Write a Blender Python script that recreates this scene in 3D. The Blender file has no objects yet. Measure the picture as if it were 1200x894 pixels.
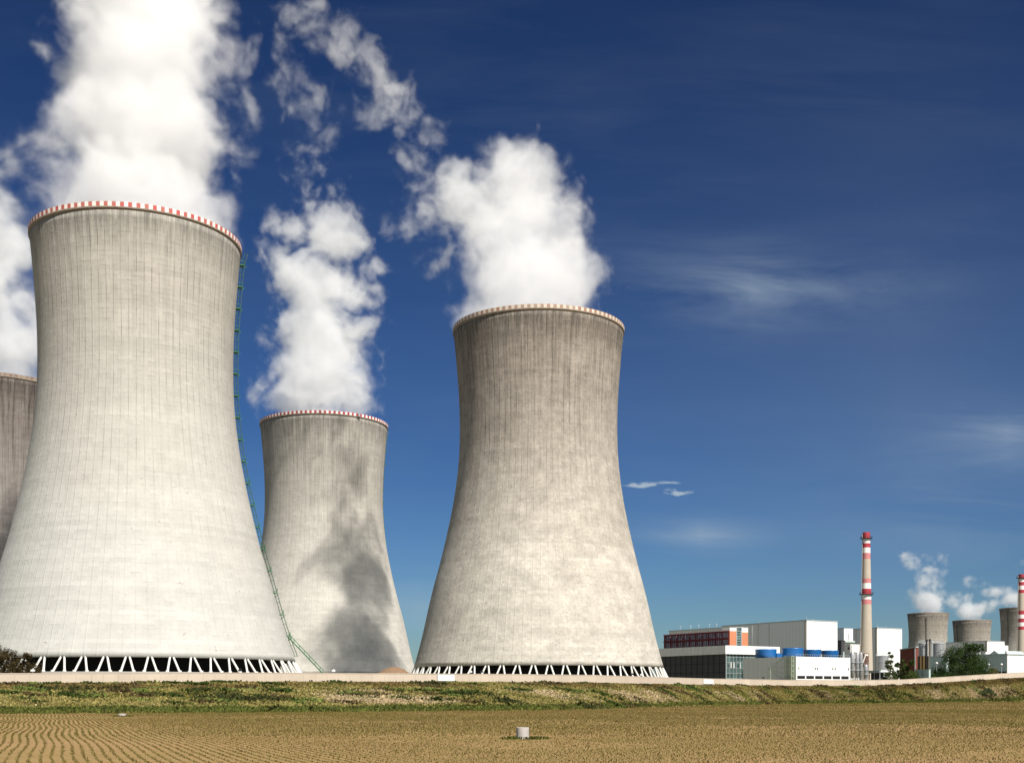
import bpy, bmesh, math, random
import numpy as np
from mathutils import Vector
random.seed(7); RNG = np.random.default_rng(11)
R = math.radians
scene = bpy.context.scene
C = scene.collection

# ------------------------------------------------------------------ camera, world, sun, exposure
F = 1450.0          # focal length in photo pixels (photo 1200 x 894), horizon row 815
HZ = 815.0
EYE = 3.0
cam = bpy.data.cameras.new('camera'); camo = bpy.data.objects.new('camera', cam); C.objects.link(camo)
camo.location = (0, 0, EYE); camo.rotation_euler = (R(90), 0, 0)
cam.sensor_fit = 'HORIZONTAL'; cam.sensor_width = 36; cam.lens = F / 1200 * 36
cam.shift_y = (HZ - 447) / 1200
cam.clip_start = 0.5; cam.clip_end = 30000
scene.camera = camo

SUN_AZ, SUN_EL = R(33), R(48)        # azimuth from -Y (towards the camera) to +X
sunv = Vector((math.sin(SUN_AZ) * math.cos(SUN_EL), -math.cos(SUN_AZ) * math.cos(SUN_EL), math.sin(SUN_EL)))
w = bpy.data.worlds.new('World'); scene.world = w; w.use_nodes = True
wt = w.node_tree; wt.nodes.clear()
def wn(t, **kw):
    n = wt.nodes.new(t)
    for k, v in kw.items(): setattr(n, k, v)
    return n
sky = wn('ShaderNodeTexSky', sky_type='NISHITA', sun_disc=False, sun_elevation=SUN_EL, sun_rotation=math.atan2(sunv.x, sunv.y),
         altitude=400, air_density=1.0, dust_density=0.5, ozone_density=3.0)
bg = wn('ShaderNodeBackground'); bg.inputs[1].default_value = 0.06
wo = wn('ShaderNodeOutputWorld')
gam = wn('ShaderNodeGamma'); gam.inputs[1].default_value = 1.6
tint = wn('ShaderNodeMixRGB', blend_type='MULTIPLY'); tint.inputs[0].default_value = 1; tint.inputs[2].default_value = (0.127, 0.160, 0.196, 1)
# thin cirrus veils and two small puffs
geo = wn('ShaderNodeTexCoord')
sep = wn('ShaderNodeSeparateXYZ'); wt.links.new(geo.outputs['Generated'], sep.inputs[0])
def wm(op, a, b=None, c=None, clamp=False):
    n = wn('ShaderNodeMath', operation=op, use_clamp=clamp)
    for i, v in enumerate((a, b, c)):
        if v is None: continue
        if isinstance(v, (int, float)): n.inputs[i].default_value = v
        else: wt.links.new(v, n.inputs[i])
    return n.outputs[0]
X, Y, Z = sep.outputs
ysafe = wm('MAXIMUM', Y, 0.05)
tu = wm('DIVIDE', X, ysafe); tv = wm('DIVIDE', Z, ysafe)      # direction slopes: azimuth and elevation of the ray
comb = wn('ShaderNodeCombineXYZ')
wt.links.new(wm('MULTIPLY', wm('ADD', tu, wm('MULTIPLY', tv, 0.9)), 4.5), comb.inputs[0]); wt.links.new(wm('MULTIPLY', tv, 24.0), comb.inputs[1])
cn = wn('ShaderNodeTexNoise'); cn.inputs['Scale'].default_value = 1.0; cn.inputs['Detail'].default_value = 9; cn.inputs['Roughness'].default_value = .62; cn.inputs['Distortion'].default_value = .45
wt.links.new(comb.outputs[0], cn.inputs['Vector'])
comb2 = wn('ShaderNodeCombineXYZ'); wt.links.new(wm('MULTIPLY', tu, 2.2), comb2.inputs[0]); wt.links.new(wm('MULTIPLY', tv, 6.0), comb2.inputs[1]); comb2.inputs[2].default_value = 4.2
cn2 = wn('ShaderNodeTexNoise'); cn2.inputs['Scale'].default_value = 1.3; cn2.inputs['Detail'].default_value = 3
wt.links.new(comb2.outputs[0], cn2.inputs['Vector'])
def band(val, c, h):   # 1 at c, 0 beyond h
    d = wm('ABSOLUTE', wm('DIVIDE', wm('SUBTRACT', val, c), h))
    s = wm('SUBTRACT', 1.0, d, clamp=True)
    return wm('MULTIPLY', s, s)
veil = wm('MULTIPLY', wm('MULTIPLY_ADD', cn.outputs[0], 3.2, -1.35, clamp=True), wm('MULTIPLY_ADD', cn2.outputs[0], 2.4, -.6, clamp=True))
def pxu(x): return (x - 600) / F
def pxv(y): return (HZ - y) / F
def patch(x, y, rx, ry): return wm('MULTIPLY', band(tu, pxu(x), rx / F), band(tv, pxv(y), ry / F))
msk = wm('ADD', wm('ADD', patch(880, 340, 330, 90), patch(1180, 510, 190, 70)), wm('ADD', patch(820, 628, 150, 36), wm('ADD', patch(490, 710, 160, 60), wm('MULTIPLY', patch(1120, 600, 300, 110), .5))))
cir = wm('MULTIPLY', wm('MULTIPLY', wm('MULTIPLY_ADD', cn.outputs[0], 3.6, -1.25, clamp=True), msk), .50)
cir = wm('ADD', cir, wm('MULTIPLY', veil, .05))
comb3 = wn('ShaderNodeCombineXYZ'); wt.links.new(wm('MULTIPLY', tu, 60), comb3.inputs[0]); wt.links.new(wm('MULTIPLY', tv, 150), comb3.inputs[1])
cn3 = wn('ShaderNodeTexNoise'); cn3.inputs['Scale'].default_value = 1.4; cn3.inputs['Detail'].default_value = 6
wt.links.new(comb3.outputs[0], cn3.inputs['Vector'])
puff = wm('ADD', patch(752, 568, 40, 8), wm('ADD', patch(792, 577, 36, 9), wm('MULTIPLY', patch(784, 566, 28, 6), .7)))
puff = wm('MULTIPLY', wm('SUBTRACT', wm('MULTIPLY', puff, wm('MULTIPLY_ADD', cn3.outputs[0], 6, -1.9)), .22, clamp=True), 2.0, clamp=True)
allc = wm('MINIMUM', wm('ADD', cir, puff), .92)
front = wm('GREATER_THAN', Y, 0.06)
allc = wm('ADD', allc, wm('MULTIPLY', patch(1060, 480, 900, 720), .12))
allc = wm('MULTIPLY', allc, front)
# unseen bright cloud added behind the camera to lift fill on shaded faces
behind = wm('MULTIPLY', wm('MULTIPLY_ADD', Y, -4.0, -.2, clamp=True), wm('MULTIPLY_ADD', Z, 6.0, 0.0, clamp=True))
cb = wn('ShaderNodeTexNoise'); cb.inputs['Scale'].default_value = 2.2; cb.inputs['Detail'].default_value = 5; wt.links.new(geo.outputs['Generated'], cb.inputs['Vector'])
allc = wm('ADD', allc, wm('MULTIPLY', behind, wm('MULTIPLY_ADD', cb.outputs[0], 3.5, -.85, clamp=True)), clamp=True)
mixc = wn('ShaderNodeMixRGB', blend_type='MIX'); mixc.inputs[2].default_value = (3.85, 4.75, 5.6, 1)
wt.links.new(sky.outputs[0], gam.inputs[0]); wt.links.new(gam.outputs[0], tint.inputs[1])
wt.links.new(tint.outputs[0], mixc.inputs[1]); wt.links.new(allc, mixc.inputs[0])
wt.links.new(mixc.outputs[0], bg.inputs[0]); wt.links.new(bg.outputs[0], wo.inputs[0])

sl = bpy.data.lights.new('sun', 'SUN'); sl.energy = 4.6; sl.angle = R(.53); sl.color = (1.0, .955, .88)
so = bpy.data.objects.new('sun', sl); C.objects.link(so); so.location = (200, -200, 300)
so.rotation_euler = (-sunv).to_track_quat('-Z', 'Y').to_euler()
vs = scene.view_settings; vs.view_transform = 'Standard'; vs.look = 'None'; vs.gamma = 1; vs.use_curve_mapping = False
vs.exposure = 0.75
cy = scene.cycles
cy.volume_bounces = 12; cy.max_bounces = 16; cy.diffuse_bounces = 3; cy.glossy_bounces = 3; cy.transparent_max_bounces = 12
cy.volume_step_rate = 1.0; cy.volume_max_steps = 512
cy.use_denoising = True

# ------------------------------------------------------------------ helpers
def tag(o, label=None, cat=None, group=None, kind=None):
    if label: o['label'] = label
    if cat: o['category'] = cat
    if group: o['group'] = group
    if kind: o['kind'] = kind
    return o
def empty(name, loc, label, cat, group=None, rz=0):
    o = bpy.data.objects.new(name, None); C.objects.link(o); o.location = loc; o.rotation_euler = (0, 0, rz); o.empty_display_size = 1
    return tag(o, label, cat, group)
def P(x, y, Yd):                      # photo pixel + depth -> world point
    return Vector(((x - 600) / F * Yd, Yd, EYE + (HZ - y) / F * Yd))
class MB:
    def __init__(s): s.v = []; s.f = []; s.m = []
    def add(s, vs_, fs, mi=0):
        n = len(s.v); s.v += [tuple(v) for v in vs_]; s.f += [tuple(i + n for i in f) for f in fs]; s.m += [mi] * len(fs)
    def box(s, x0, x1, y0, y1, z0, z1, mi=0):
        s.add([(x0,y0,z0),(x1,y0,z0),(x1,y1,z0),(x0,y1,z0),(x0,y0,z1),(x1,y0,z1),(x1,y1,z1),(x0,y1,z1)],
              [(0,3,2,1),(4,5,6,7),(0,1,5,4),(1,2,6,5),(2,3,7,6),(3,0,4,7)], mi)
    def tube(s, a, b, r0, r1=None, n=6, mi=0, cap=True):
        a = Vector(a); b = Vector(b); r1 = r0 if r1 is None else r1
        d = (b - a).normalized(); q = d.orthogonal().normalized(); p = d.cross(q)
        vs_ = []
        for c, r in ((a, r0), (b, r1)):
            for i in range(n):
                t = 2 * math.pi * i / n; vs_.append(c + (q * math.cos(t) + p * math.sin(t)) * r)
        fs = [(i, (i + 1) % n, n + (i + 1) % n, n + i) for i in range(n)]
        if cap: fs += [tuple(range(n - 1, -1, -1)), tuple(range(n, 2 * n))]
        s.add(vs_, fs, mi)
    def lathe(s, prof, n=48, c=(0, 0, 0), mi=0, closed=False):
        vs_ = []; k = len(prof)
        for i in range(n):
            t = 2 * math.pi * i / n; ct, st = math.cos(t), math.sin(t)
            vs_ += [(c[0] + r * ct, c[1] + r * st, c[2] + z) for r, z in prof]
        fs = []
        for i in range(n):
            j = (i + 1) % n
            for a in range(k - 1 if not closed else k):
                b = (a + 1) % k
                fs.append((i * k + a, j * k + a, j * k + b, i * k + b))
        s.add(vs_, fs, mi)
    def build(s, name, mats, parent=None, smooth=False, loc=None):
        me = bpy.data.meshes.new(name); me.from_pydata(s.v, [], s.f)
        for m in (mats if isinstance(mats, (list, tuple)) else [mats]): me.materials.append(m)
        me.polygons.foreach_set('material_index', s.m)
        if smooth: me.polygons.foreach_set('use_smooth', [True] * len(s.f))
        me.update()
        o = bpy.data.objects.new(name, me); C.objects.link(o)
        if parent: o.parent = parent
        if loc is not None: o.location = loc
        return o
def np_mesh(name, verts, faces, mat, col=None, parent=None, smooth=False):
    """verts (N,3), faces (M,4) arrays"""
    me = bpy.data.meshes.new(name); me.vertices.add(len(verts)); me.vertices.foreach_set('co', np.ascontiguousarray(verts, dtype=np.float32).ravel())
    k = faces.shape[1]
    me.loops.add(faces.size); me.loops.foreach_set('vertex_index', np.ascontiguousarray(faces, dtype=np.int32).ravel())
    me.polygons.add(len(faces)); me.polygons.foreach_set('loop_start', np.arange(0, faces.size, k, dtype=np.int32))
    if smooth: me.polygons.foreach_set('use_smooth', np.ones(len(faces), dtype=bool))
    me.update(calc_edges=True)
    if col is not None:
        a = me.color_attributes.new('col', 'FLOAT_COLOR', 'POINT')
        c4 = np.ones((len(verts), 4), dtype=np.float32); c4[:, :3] = col; a.data.foreach_set('color', c4.ravel())
    me.materials.append(mat)
    o = bpy.data.objects.new(name, me); C.objects.link(o)
    if parent: o.parent = parent
    return o

# ---- materials
def mat_new(name):
    m = bpy.data.materials.new(name); m.use_nodes = True; nt = m.node_tree; nt.nodes.clear()
    out = nt.nodes.new('ShaderNodeOutputMaterial'); b = nt.nodes.new('ShaderNodeBsdfPrincipled'); nt.links.new(b.outputs[0], out.inputs[0])
    b.inputs['Specular IOR Level'].default_value = .3
    return m, nt, b
class NT:
    def __init__(s, nt): s.nt = nt
    def link(s, a, sock):
        if hasattr(a, 'node'): s.nt.links.new(a, sock)
        else: sock.default_value = a
    def math(s, op, a, b=None, c=None, clamp=False):
        n = s.nt.nodes.new('ShaderNodeMath'); n.operation = op; n.use_clamp = clamp
        for i, v in enumerate((a, b, c)):
            if v is not None: s.link(v, n.inputs[i])
        return n.outputs[0]
    def mix(s, fac, a, b, mode='MIX'):
        n = s.nt.nodes.new('ShaderNodeMixRGB'); n.blend_type = mode; s.link(fac, n.inputs[0])
        for i, v in ((1, a), (2, b)):
            s.link(v if hasattr(v, 'node') else (*v, 1), n.inputs[i])
        return n.outputs[0]
    def noise(s, vec, scale, detail=4, rough=.5, dist=0):
        n = s.nt.nodes.new('ShaderNodeTexNoise'); n.inputs['Scale'].default_value = scale; n.inputs['Detail'].default_value = detail
        n.inputs['Roughness'].default_value = rough; n.inputs['Distortion'].default_value = dist
        if vec is not None: s.nt.links.new(vec, n.inputs['Vector'])
        return n.outputs[0]
    def comb(s, x, y, z):
        n = s.nt.nodes.new('ShaderNodeCombineXYZ')
        for i, v in enumerate((x, y, z)): s.link(v, n.inputs[i])
        return n.outputs[0]
    def sep(s, v):
        n = s.nt.nodes.new('ShaderNodeSeparateXYZ'); s.nt.links.new(v, n.inputs[0]); return n.outputs
    def obj(s): return s.nt.nodes.new('ShaderNodeTexCoord').outputs['Object']
    def geo(s, k='Position'): return s.nt.nodes.new('ShaderNodeNewGeometry').outputs[k]
    def white(s, vec):
        n = s.nt.nodes.new('ShaderNodeTexWhiteNoise'); s.nt.links.new(vec, n.inputs['Vector']); return n.outputs[0]
    def ramp(s, fac, stops):
        n = s.nt.nodes.new('ShaderNodeValToRGB'); s.nt.links.new(fac, n.inputs[0]); cr = n.color_ramp
        while len(cr.elements) < len(stops): cr.elements.new(.5)
        for e, (p, c) in zip(cr.elements, stops): e.position = p; e.color = (*c, 1) if len(c) == 3 else c
        return n.outputs[0]
    def bump(s, h, strength, dist, b):
        n = s.nt.nodes.new('ShaderNodeBump'); n.inputs['Strength'].default_value = strength; n.inputs['Distance'].default_value = dist
        s.nt.links.new(h, n.inputs['Height']); s.nt.links.new(n.outputs[0], b.inputs['Normal'])
def simple(name, col, rough=.6, metal=0, var=.12, scale=.5, streak=True, spec=.3, ribs=0):
    m, nt, b = mat_new(name); g = NT(nt)
    o = g.obj(); x, y, z = g.sep(o)
    n1 = g.noise(o, scale, 5, .6)
    f = g.math('MULTIPLY_ADD', n1, 2 * var, 1 - var)
    if streak:
        n2 = g.noise(g.comb(g.math('MULTIPLY', x, 1.2), g.math('MULTIPLY', y, 1.2), g.math('MULTIPLY', z, .08)), 1.0, 4, .6)
        f = g.math('MULTIPLY', f, g.math('MULTIPLY_ADD', n2, var * 2, 1 - var))
    if ribs:
        s_ = g.math('ADD', x, y); rb = g.math('FRACT', g.math('MULTIPLY', s_, ribs))
        ln = g.math('LESS_THAN', rb, .12); f = g.math('MULTIPLY', f, g.math('MULTIPLY_ADD', ln, -.12, 1))
    c = g.mix(1.0, col, g.comb(f, f, f), 'MULTIPLY')
    nt.links.new(c, b.inputs['Base Color']); b.inputs['Roughness'].default_value = rough; b.inputs['Metallic'].default_value = metal
    b.inputs['Specular IOR Level'].default_value = spec
    return m

# tower concrete: cylindrical coordinates in object space; 88 vertical rib joints, lifts every 1.25 m
def tower_mat(name, top, bottom, streak_amt, dark_top, mott, pattern=.1, seed=0.0, H=125.0, lines=1.0, edge=(0.0, 0.0, 0.0)):
    m, nt, b = mat_new(name); g = NT(nt)
    o = g.obj(); x, y, z = g.sep(o)
    ang = g.math('ARCTAN2', y, x)
    k = g.math('MULTIPLY', ang, 88 / (2 * math.pi))
    zn = g.math('DIVIDE', z, H)
    fr = g.math('ABSOLUTE', g.math('SUBTRACT', g.math('FRACT', k), .5))          # .5 at joints
    fz = g.math('ABSOLUTE', g.math('SUBTRACT', g.math('FRACT', g.math('DIVIDE', z, 1.25)), .5))
    cx, cyy = g.math('MULTIPLY', g.math('COSINE', ang), 30), g.math('MULTIPLY', g.math('SINE', ang), 30)
    cyl = g.comb(cx, cyy, g.math('ADD', z, seed * 37))
    big = g.noise(cyl, .035, 4, .55)
    mid = g.noise(cyl, .22, 5, .6)
    fine = g.noise(cyl, 1.15, 5, .8)
    base = g.mix(g.math('MULTIPLY_ADD', g.math('SUBTRACT', zn, .45), 1.6, g.math('MULTIPLY_ADD', big, 1.2, -.3), clamp=True), bottom, top)
    # formwork panels: each (joint, lift) cell its own slight tone
    cell = g.white(g.comb(g.math('FLOOR', g.math('ADD', k, .5)), g.math('FLOOR', g.math('DIVIDE', z, 1.25)), seed))
    lift = g.white(g.comb(0.0, g.math('FLOOR', g.math('DIVIDE', z, 1.25)), seed + 3))
    f = g.math('MULTIPLY_ADD', cell, pattern, 1 - pattern / 2)
    f = g.math('MULTIPLY', f, g.math('MULTIPLY_ADD', lift, pattern * .8, 1 - pattern * .4))
    f = g.math('MULTIPLY', f, g.math('MULTIPLY_ADD', mid, mott * 2, 1 - mott))
    f = g.math('MULTIPLY', f, g.math('MULTIPLY_ADD', g.noise(g.comb(g.math('MULTIPLY', cx, .012), g.math('MULTIPLY', cyy, .012), g.math('MULTIPLY_ADD', z, .16, seed)), 1.0, 3, .7), .22, .89))
    f = g.math('MULTIPLY', f, g.math('MULTIPLY_ADD', fine, mott * 2.2, 1 - mott * 1.1))
    # long vertical run-down streaks, strongest at the top
    st = g.noise(g.comb(g.math('MULTIPLY', cx, 1.0), g.math('MULTIPLY', cyy, 1.0), g.math('ADD', g.math('MULTIPLY', z, .035), seed * 5)), 1.1, 5, .7)
    st = g.math('MULTIPLY_ADD', st, 3.2, -1.35, clamp=True)
    hm = g.math('MULTIPLY_ADD', zn, 1.7, -.62, clamp=True)
    f = g.math('MULTIPLY', f, g.math('SUBTRACT', 1.0, g.math('MULTIPLY', g.math('MULTIPLY', st, hm), streak_amt)))
    topm = g.math('MULTIPLY_ADD', zn, 9.0, -8.0, clamp=True)
    st2 = g.noise(g.comb(cx, cyy, g.math('MULTIPLY', z, .12)), .7, 5, .75)
    f = g.math('MULTIPLY', f, g.math('SUBTRACT', 1.0, g.math('MULTIPLY', g.math('MULTIPLY', topm, g.math('MULTIPLY_ADD', st2, 2.6, -.8, clamp=True)), dark_top)))
    # joints: dark line pieces that come and go
    jn = g.noise(g.comb(g.math('MULTIPLY', g.math('FLOOR', g.math('ADD', k, 0.0)), 3.7), g.math('MULTIPLY', z, .09), seed), 1.0, 3, .6)
    jl = g.math('MULTIPLY', g.math('MULTIPLY_ADD', fr, 22, -9.9, clamp=True), g.math('MULTIPLY_ADD', jn, 7.0, -3.2, clamp=True))
    hl = g.math('MULTIPLY_ADD', zn, 1.5, -.25, clamp=True)
    jf = g.math('MULTIPLY', g.math('MULTIPLY', jl, g.math('MAXIMUM', hl, .12)), .85 * lines)
    f = g.math('MULTIPLY', f, g.math('SUBTRACT', 1.0, jf))
    zl = g.math('MULTIPLY', g.math('MULTIPLY_ADD', fz, 14, -6.0, clamp=True), g.math('MULTIPLY_ADD', g.noise(cyl, .5, 3), 5.0, -2.3, clamp=True))
    f = g.math('MULTIPLY', f, g.math('SUBTRACT', 1.0, g.math('MULTIPLY', zl, g.math('MULTIPLY_ADD', zn, .35, .08))))
    c = g.mix(1.0, base, g.comb(f, f, f), 'MULTIPLY')
    # sparse small spalls / patches
    pit = g.math('MULTIPLY_ADD', g.noise(cyl, 1.9, 3, .6), 14, -9.1, clamp=True)
    c = g.mix(g.math('MULTIPLY', pit, mott * 1.9), c, (.10, .08, .065))
    sp = g.math('GREATER_THAN', g.noise(cyl, .9, 2, .5), .735)
    c = g.mix(g.math('MULTIPLY', sp, .45), c, (.16, .12, .09))
    nt.links.new(c, b.inputs['Base Color']); b.inputs['Roughness'].default_value = .93; b.inputs['Specular IOR Level'].default_value = .15
    h = g.math('ADD', g.math('MULTIPLY', g.math('MULTIPLY_ADD', fr, 10, -4.0, clamp=True), .5), g.math('ADD', g.math('MULTIPLY', fine, .6), g.math('MULTIPLY', cell, .35)))
    g.bump(h, .8, .13, b)
    return m
def parapet_mat(name, red, white, n, amt, seed=0):
    m, nt, b = mat_new(name); g = NT(nt)
    o = g.obj(); x, y, z = g.sep(o)
    k = g.math('MULTIPLY', g.math('ARCTAN2', y, x), n / (2 * math.pi))
    s_ = g.math('LESS_THAN', g.math('FRACT', k), .5)
    wear = g.math('MULTIPLY', g.math('MULTIPLY_ADD', g.noise(o, .25, 4, .7), 2.6, -.8, clamp=True), amt)
    redc = g.mix(wear, red, (.33, .26, .2)); whc = g.mix(g.math('MULTIPLY', wear, .4), white, (.45, .38, .3))
    c = g.mix(s_, whc, redc)
    nt.links.new(c, b.inputs['Base Color']); b.inputs['Roughness'].default_value = .6
    return m
def attr_mat(name, rough=.9, trans=0.0):
    m, nt, b = mat_new(name); g = NT(nt)
    a = nt.nodes.new('ShaderNodeAttribute'); a.attribute_name = 'col'
    nt.links.new(a.outputs['Color'], b.inputs['Base Color']); b.inputs['Roughness'].default_value = rough; b.inputs['Specular IOR Level'].default_value = .1
    if trans:
        t = nt.nodes.new('ShaderNodeBsdfTranslucent'); nt.links.new(a.outputs['Color'], t.inputs[0])
        mx = nt.nodes.new('ShaderNodeMixShader'); mx.inputs[0].default_value = trans
        out = [n for n in nt.nodes if n.type == 'OUTPUT_MATERIAL'][0]
        nt.links.new(b.outputs[0], mx.inputs[1]); nt.links.new(t.outputs[0], mx.inputs[2]); nt.links.new(mx.outputs[0], out.inputs[0])
    return m
M = dict(
    leg=simple('leg_concrete', (.60, .585, .545), .8, var=.1),
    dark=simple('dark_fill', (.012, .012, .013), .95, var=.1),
    basin=simple('basin_concrete', (.35, .33, .3), .9),
    ring=simple('ring_concrete', (.22, .185, .15), .95, var=.35, scale=.9),
    green=simple('green_paint', (.03, .16, .06), .5), dgreen=simple('ladder_paint', (.05, .10, .07), .6), galv=simple('galvanised', (.42, .45, .46), .45, .3),
    white=simple('white_sheet', (.74, .73, .70), .6, var=.05, ribs=.35),
    cream=simple('cream_sheet', (.72, .70, .65), .6, var=.04, ribs=.5),
    grey=simple('grey_sheet', (.34, .32, .32), .6, var=.06, ribs=.4),
    beige=simple('beige_sheet', (.46, .41, .36), .7, var=.05, ribs=.25),
    brown=simple('brown_sheet', (.38, .32, .27), .7, var=.08, ribs=.3),
    redm=simple('oxide_red', (.14, .018, .022), .55, var=.15), orange=simple('orange_panel', (.50, .19, .10), .6, var=.06),
    brick=simple('dark_red_brick', (.16, .05, .035), .9, var=.15),
    blue=simple('blue_fibreglass', (.005, .085, .26), .35, var=.12, spec=.5),
    black=simple('black_paint', (.015, .015, .017), .6), steel=simple('steel', (.34, .34, .35), .4, .4, var=.15),
    darkpan=simple('dark_panel', (.055, .052, .055), .5, var=.3, scale=.3),
    teal=simple('teal_sheet', (.42, .50, .48), .6, var=.08, ribs=.6), tealroof=simple('teal_roof', (.36, .42, .41), .6),
    yellow=simple('ochre_panel', (.10, .065, .022), .7, var=.15), rust=simple('rusty_steel', (.22, .13, .10), .85, var=.4, scale=.8),
    wallc=None, mound=simple('bare_earth', (.20, .125, .075), .95, var=.4, scale=.6, streak=False),
    bark=simple('bark', (.10, .075, .05), .9), leaf=attr_mat('leaf', .7, .25), veg=attr_mat('vegetation', .85, .3), crop=attr_mat('crop_leaf', .8, .3),
    paintred=simple('red_paint', (.34, .035, .05), .6, var=.15), paintwhite=simple('white_paint', (.70, .68, .65), .6, var=.06),
    stack=simple('stack_concrete', (.40, .345, .28), .9, var=.12, scale=.3), pinkish=simple('faded_red_paint', (.46, .17, .17), .7, var=.2),
)
def glass_mat(name, col):
    m, nt, b = mat_new(name); g = NT(nt); o = g.obj(); x, y, z = g.sep(o)
    cell = g.white(g.comb(g.math('FLOOR', g.math('MULTIPLY', g.math('ADD', x, y), .55)), g.math('FLOOR', g.math('MULTIPLY', z, .5)), 1.0))
    c = g.mix(g.math('MULTIPLY', cell, .8), col, tuple(min(1, v * 2.6 + .03) for v in col))
    nt.links.new(c, b.inputs['Base Color']); b.inputs['Roughness'].default_value = .12; b.inputs['Specular IOR Level'].default_value = .6
    return m
M['glass'] = glass_mat('green_glass', (.035, .06, .055)); M['dglass'] = glass_mat('dim_glass', (.10, .08, .10))

# ------------------------------------------------------------------ terrain
_px = np.array([-2500., -600., -200., 0., 300., 600., 700., 750., 840., 920., 1000., 1060., 1200., 1500., 2600.])
_u = (_px - 600) / F
_dw = np.array([220., 235., 246., 251., 280., 317., 337., 359., 412., 443., 460., 471., 503., 560., 700.])      # wall depth
_yb = np.array([803., 803., 803., 803., 800.8, 801., 801.5, 802.5, 803.8, 804.5, 804.6, 803.5, 794.5, 788., 780.])
_zw = EYE + (HZ - _yb) / F * _dw
_yf = np.array([836., 836., 836., 836., 834.3, 832.3, 830.5, 829., 826.5, 825., 824.2, 823.6, 821.8, 820.5, 819.])
_df = np.minimum(_dw - 17, (EYE - .05) * F / (_yf - HZ)); 
_yzf = EYE - (_yf - HZ) / F * _df
def smooth(t): t = np.clip(t, 0, 1); return t * t * (3 - 2 * t)
def wall_at(u): return np.interp(u, _u, _dw), np.interp(u, _u, _zw)
def foot_at(u): return np.interp(u, _u, _df), np.interp(u, _u, _yzf)
def hnoise(x, y, s=1.0, seed=0.0):
    return (np.sin(x * .7 * s + seed) * np.cos(y * .9 * s + 1.3 + seed) + .5 * np.sin(x * 1.9 * s + 2.1 + y * .6 * s) + .35 * np.sin(y * 2.7 * s - x * 1.3 * s + seed * 2)) / 1.85
def ground_z(x, y):
    x = np.asarray(x, float); y = np.asarray(y, float)
    ys = np.maximum(y, 20.0); u = np.clip(x / ys, -2.5, 2.5)
    df, zf = foot_at(u); dw, zw = wall_at(u)
    t = (ys - df) / (dw - df)
    tt = np.clip(t, 0, 1)
    prof = np.where(tt < .85, .97 * (1 - (1 - tt / .85) ** 1.35), .97 + .03 * (tt - .85) / .15)
    z = zf + (zw - zf) * prof
    z = np.where(t <= 0, zf * smooth((ys - .6 * df) / (.4 * df)), z)
    z = z + np.where((tt > .05) & (tt < .9), .22 * hnoise(x, y, .35) , 0)
    zp = np.interp(u, [-.45, 0.05, .2, .45], [8.8, 8.8, 9.6, 11.0])
    z = np.where(t > 1, zw + (np.maximum(zp, zw) - zw) * smooth((ys - dw) / np.interp(u, [-.3, .1], [62, 95])), z)
    return z
def bank_t(x, y):
    ys = np.maximum(y, 20.0); u = np.clip(x / ys, -2.5, 2.5)
    df, _ = foot_at(u); dw, _ = wall_at(u); return (ys - df) / (dw - df)
def spaced(lo, a, step, b, hi, n):
    return np.unique(np.concatenate([-np.geomspace(-lo if lo < 0 else 1, 1, 2)[:0], np.linspace(lo, a, n), np.arange(a, b, step), np.linspace(b, hi, n)]))
gx = spaced(-9000, -330, 2.2, 430, 9000, 22); gy = np.unique(np.concatenate([np.linspace(-3000, 30, 14), np.linspace(30, 180, 26), np.arange(180, 600, 1.5), np.linspace(600, 12000, 24)]))
GX, GY = np.meshgrid(gx, gy, indexing='ij'); GZ = ground_z(GX, GY)
nx, ny = GX.shape
idx = np.arange(nx * ny).reshape(nx, ny)
gf = np.stack([idx[:-1, :-1], idx[1:, :-1], idx[1:, 1:], idx[:-1, 1:]], -1).reshape(-1, 4)
gm, nt, b = mat_new('ground_soil_and_grass'); g = NT(nt)
pos = g.geo(); px_, py_, pz_ = g.sep(pos)
a = nt.nodes.new('ShaderNodeAttribute'); a.attribute_name = 'col'; bt = g.sep(a.outputs['Vector'])[0]
n_big = g.noise(pos, .02, 4, .55); n_mid = g.noise(pos, .3, 5, .65); n_fin = g.noise(pos, 5.0, 4, .8)
soil = g.mix(g.math('MULTIPLY_ADD', n_big, 2.4, -.7, clamp=True), (.275, .18, .082), (.24, .168, .066))
n_pat = g.noise(g.comb(g.math('MULTIPLY', px_, .35), py_, 0.0), .05, 3, .5)
soil = g.mix(g.math('MULTIPLY', g.math('MULTIPLY_ADD', n_pat, 5, -2.3, clamp=True), .35), soil, (.36, .21, .12))
sf = g.math('MULTIPLY', g.math('MULTIPLY_ADD', n_fin, 1.0, .5), g.math('MULTIPLY_ADD', n_mid, .5, .75))
soil = g.mix(1, soil, g.comb(sf, sf, sf), 'MULTIPLY')
grass = g.mix(g.math('MULTIPLY_ADD', n_mid, 2.5, -.75, clamp=True), (.085, .085, .02), (.16, .12, .045))
yard = g.mix(n_mid, (.20, .17, .12), (.09, .10, .035))
gc = g.mix(g.math('MULTIPLY_ADD', bt, 12, g.math('MULTIPLY_ADD', n_mid, 1.0, -.2), clamp=True), soil, grass)
gc = g.mix(g.math('GREATER_THAN', bt, 1.08), gc, yard)
nt.links.new(gc, b.inputs['Base Color']); b.inputs['Roughness'].default_value = 1; b.inputs['Specular IOR Level'].default_value = .05
g.bump(g.math('ADD', n_fin, g.math('MULTIPLY', n_mid, .6)), .9, .08, b)
bcol = np.zeros((nx * ny, 3)); bcol[:, 0] = np.clip(bank_t(GX, GY).ravel(), -1, 2); bcol[:, 0] = np.where(GY.ravel() < 30, -1, bcol[:, 0])
ground = np_mesh('ground', np.stack([GX, GY, GZ], -1).reshape(-1, 3), gf, gm, bcol, smooth=True)
tag(ground, kind='structure')

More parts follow.
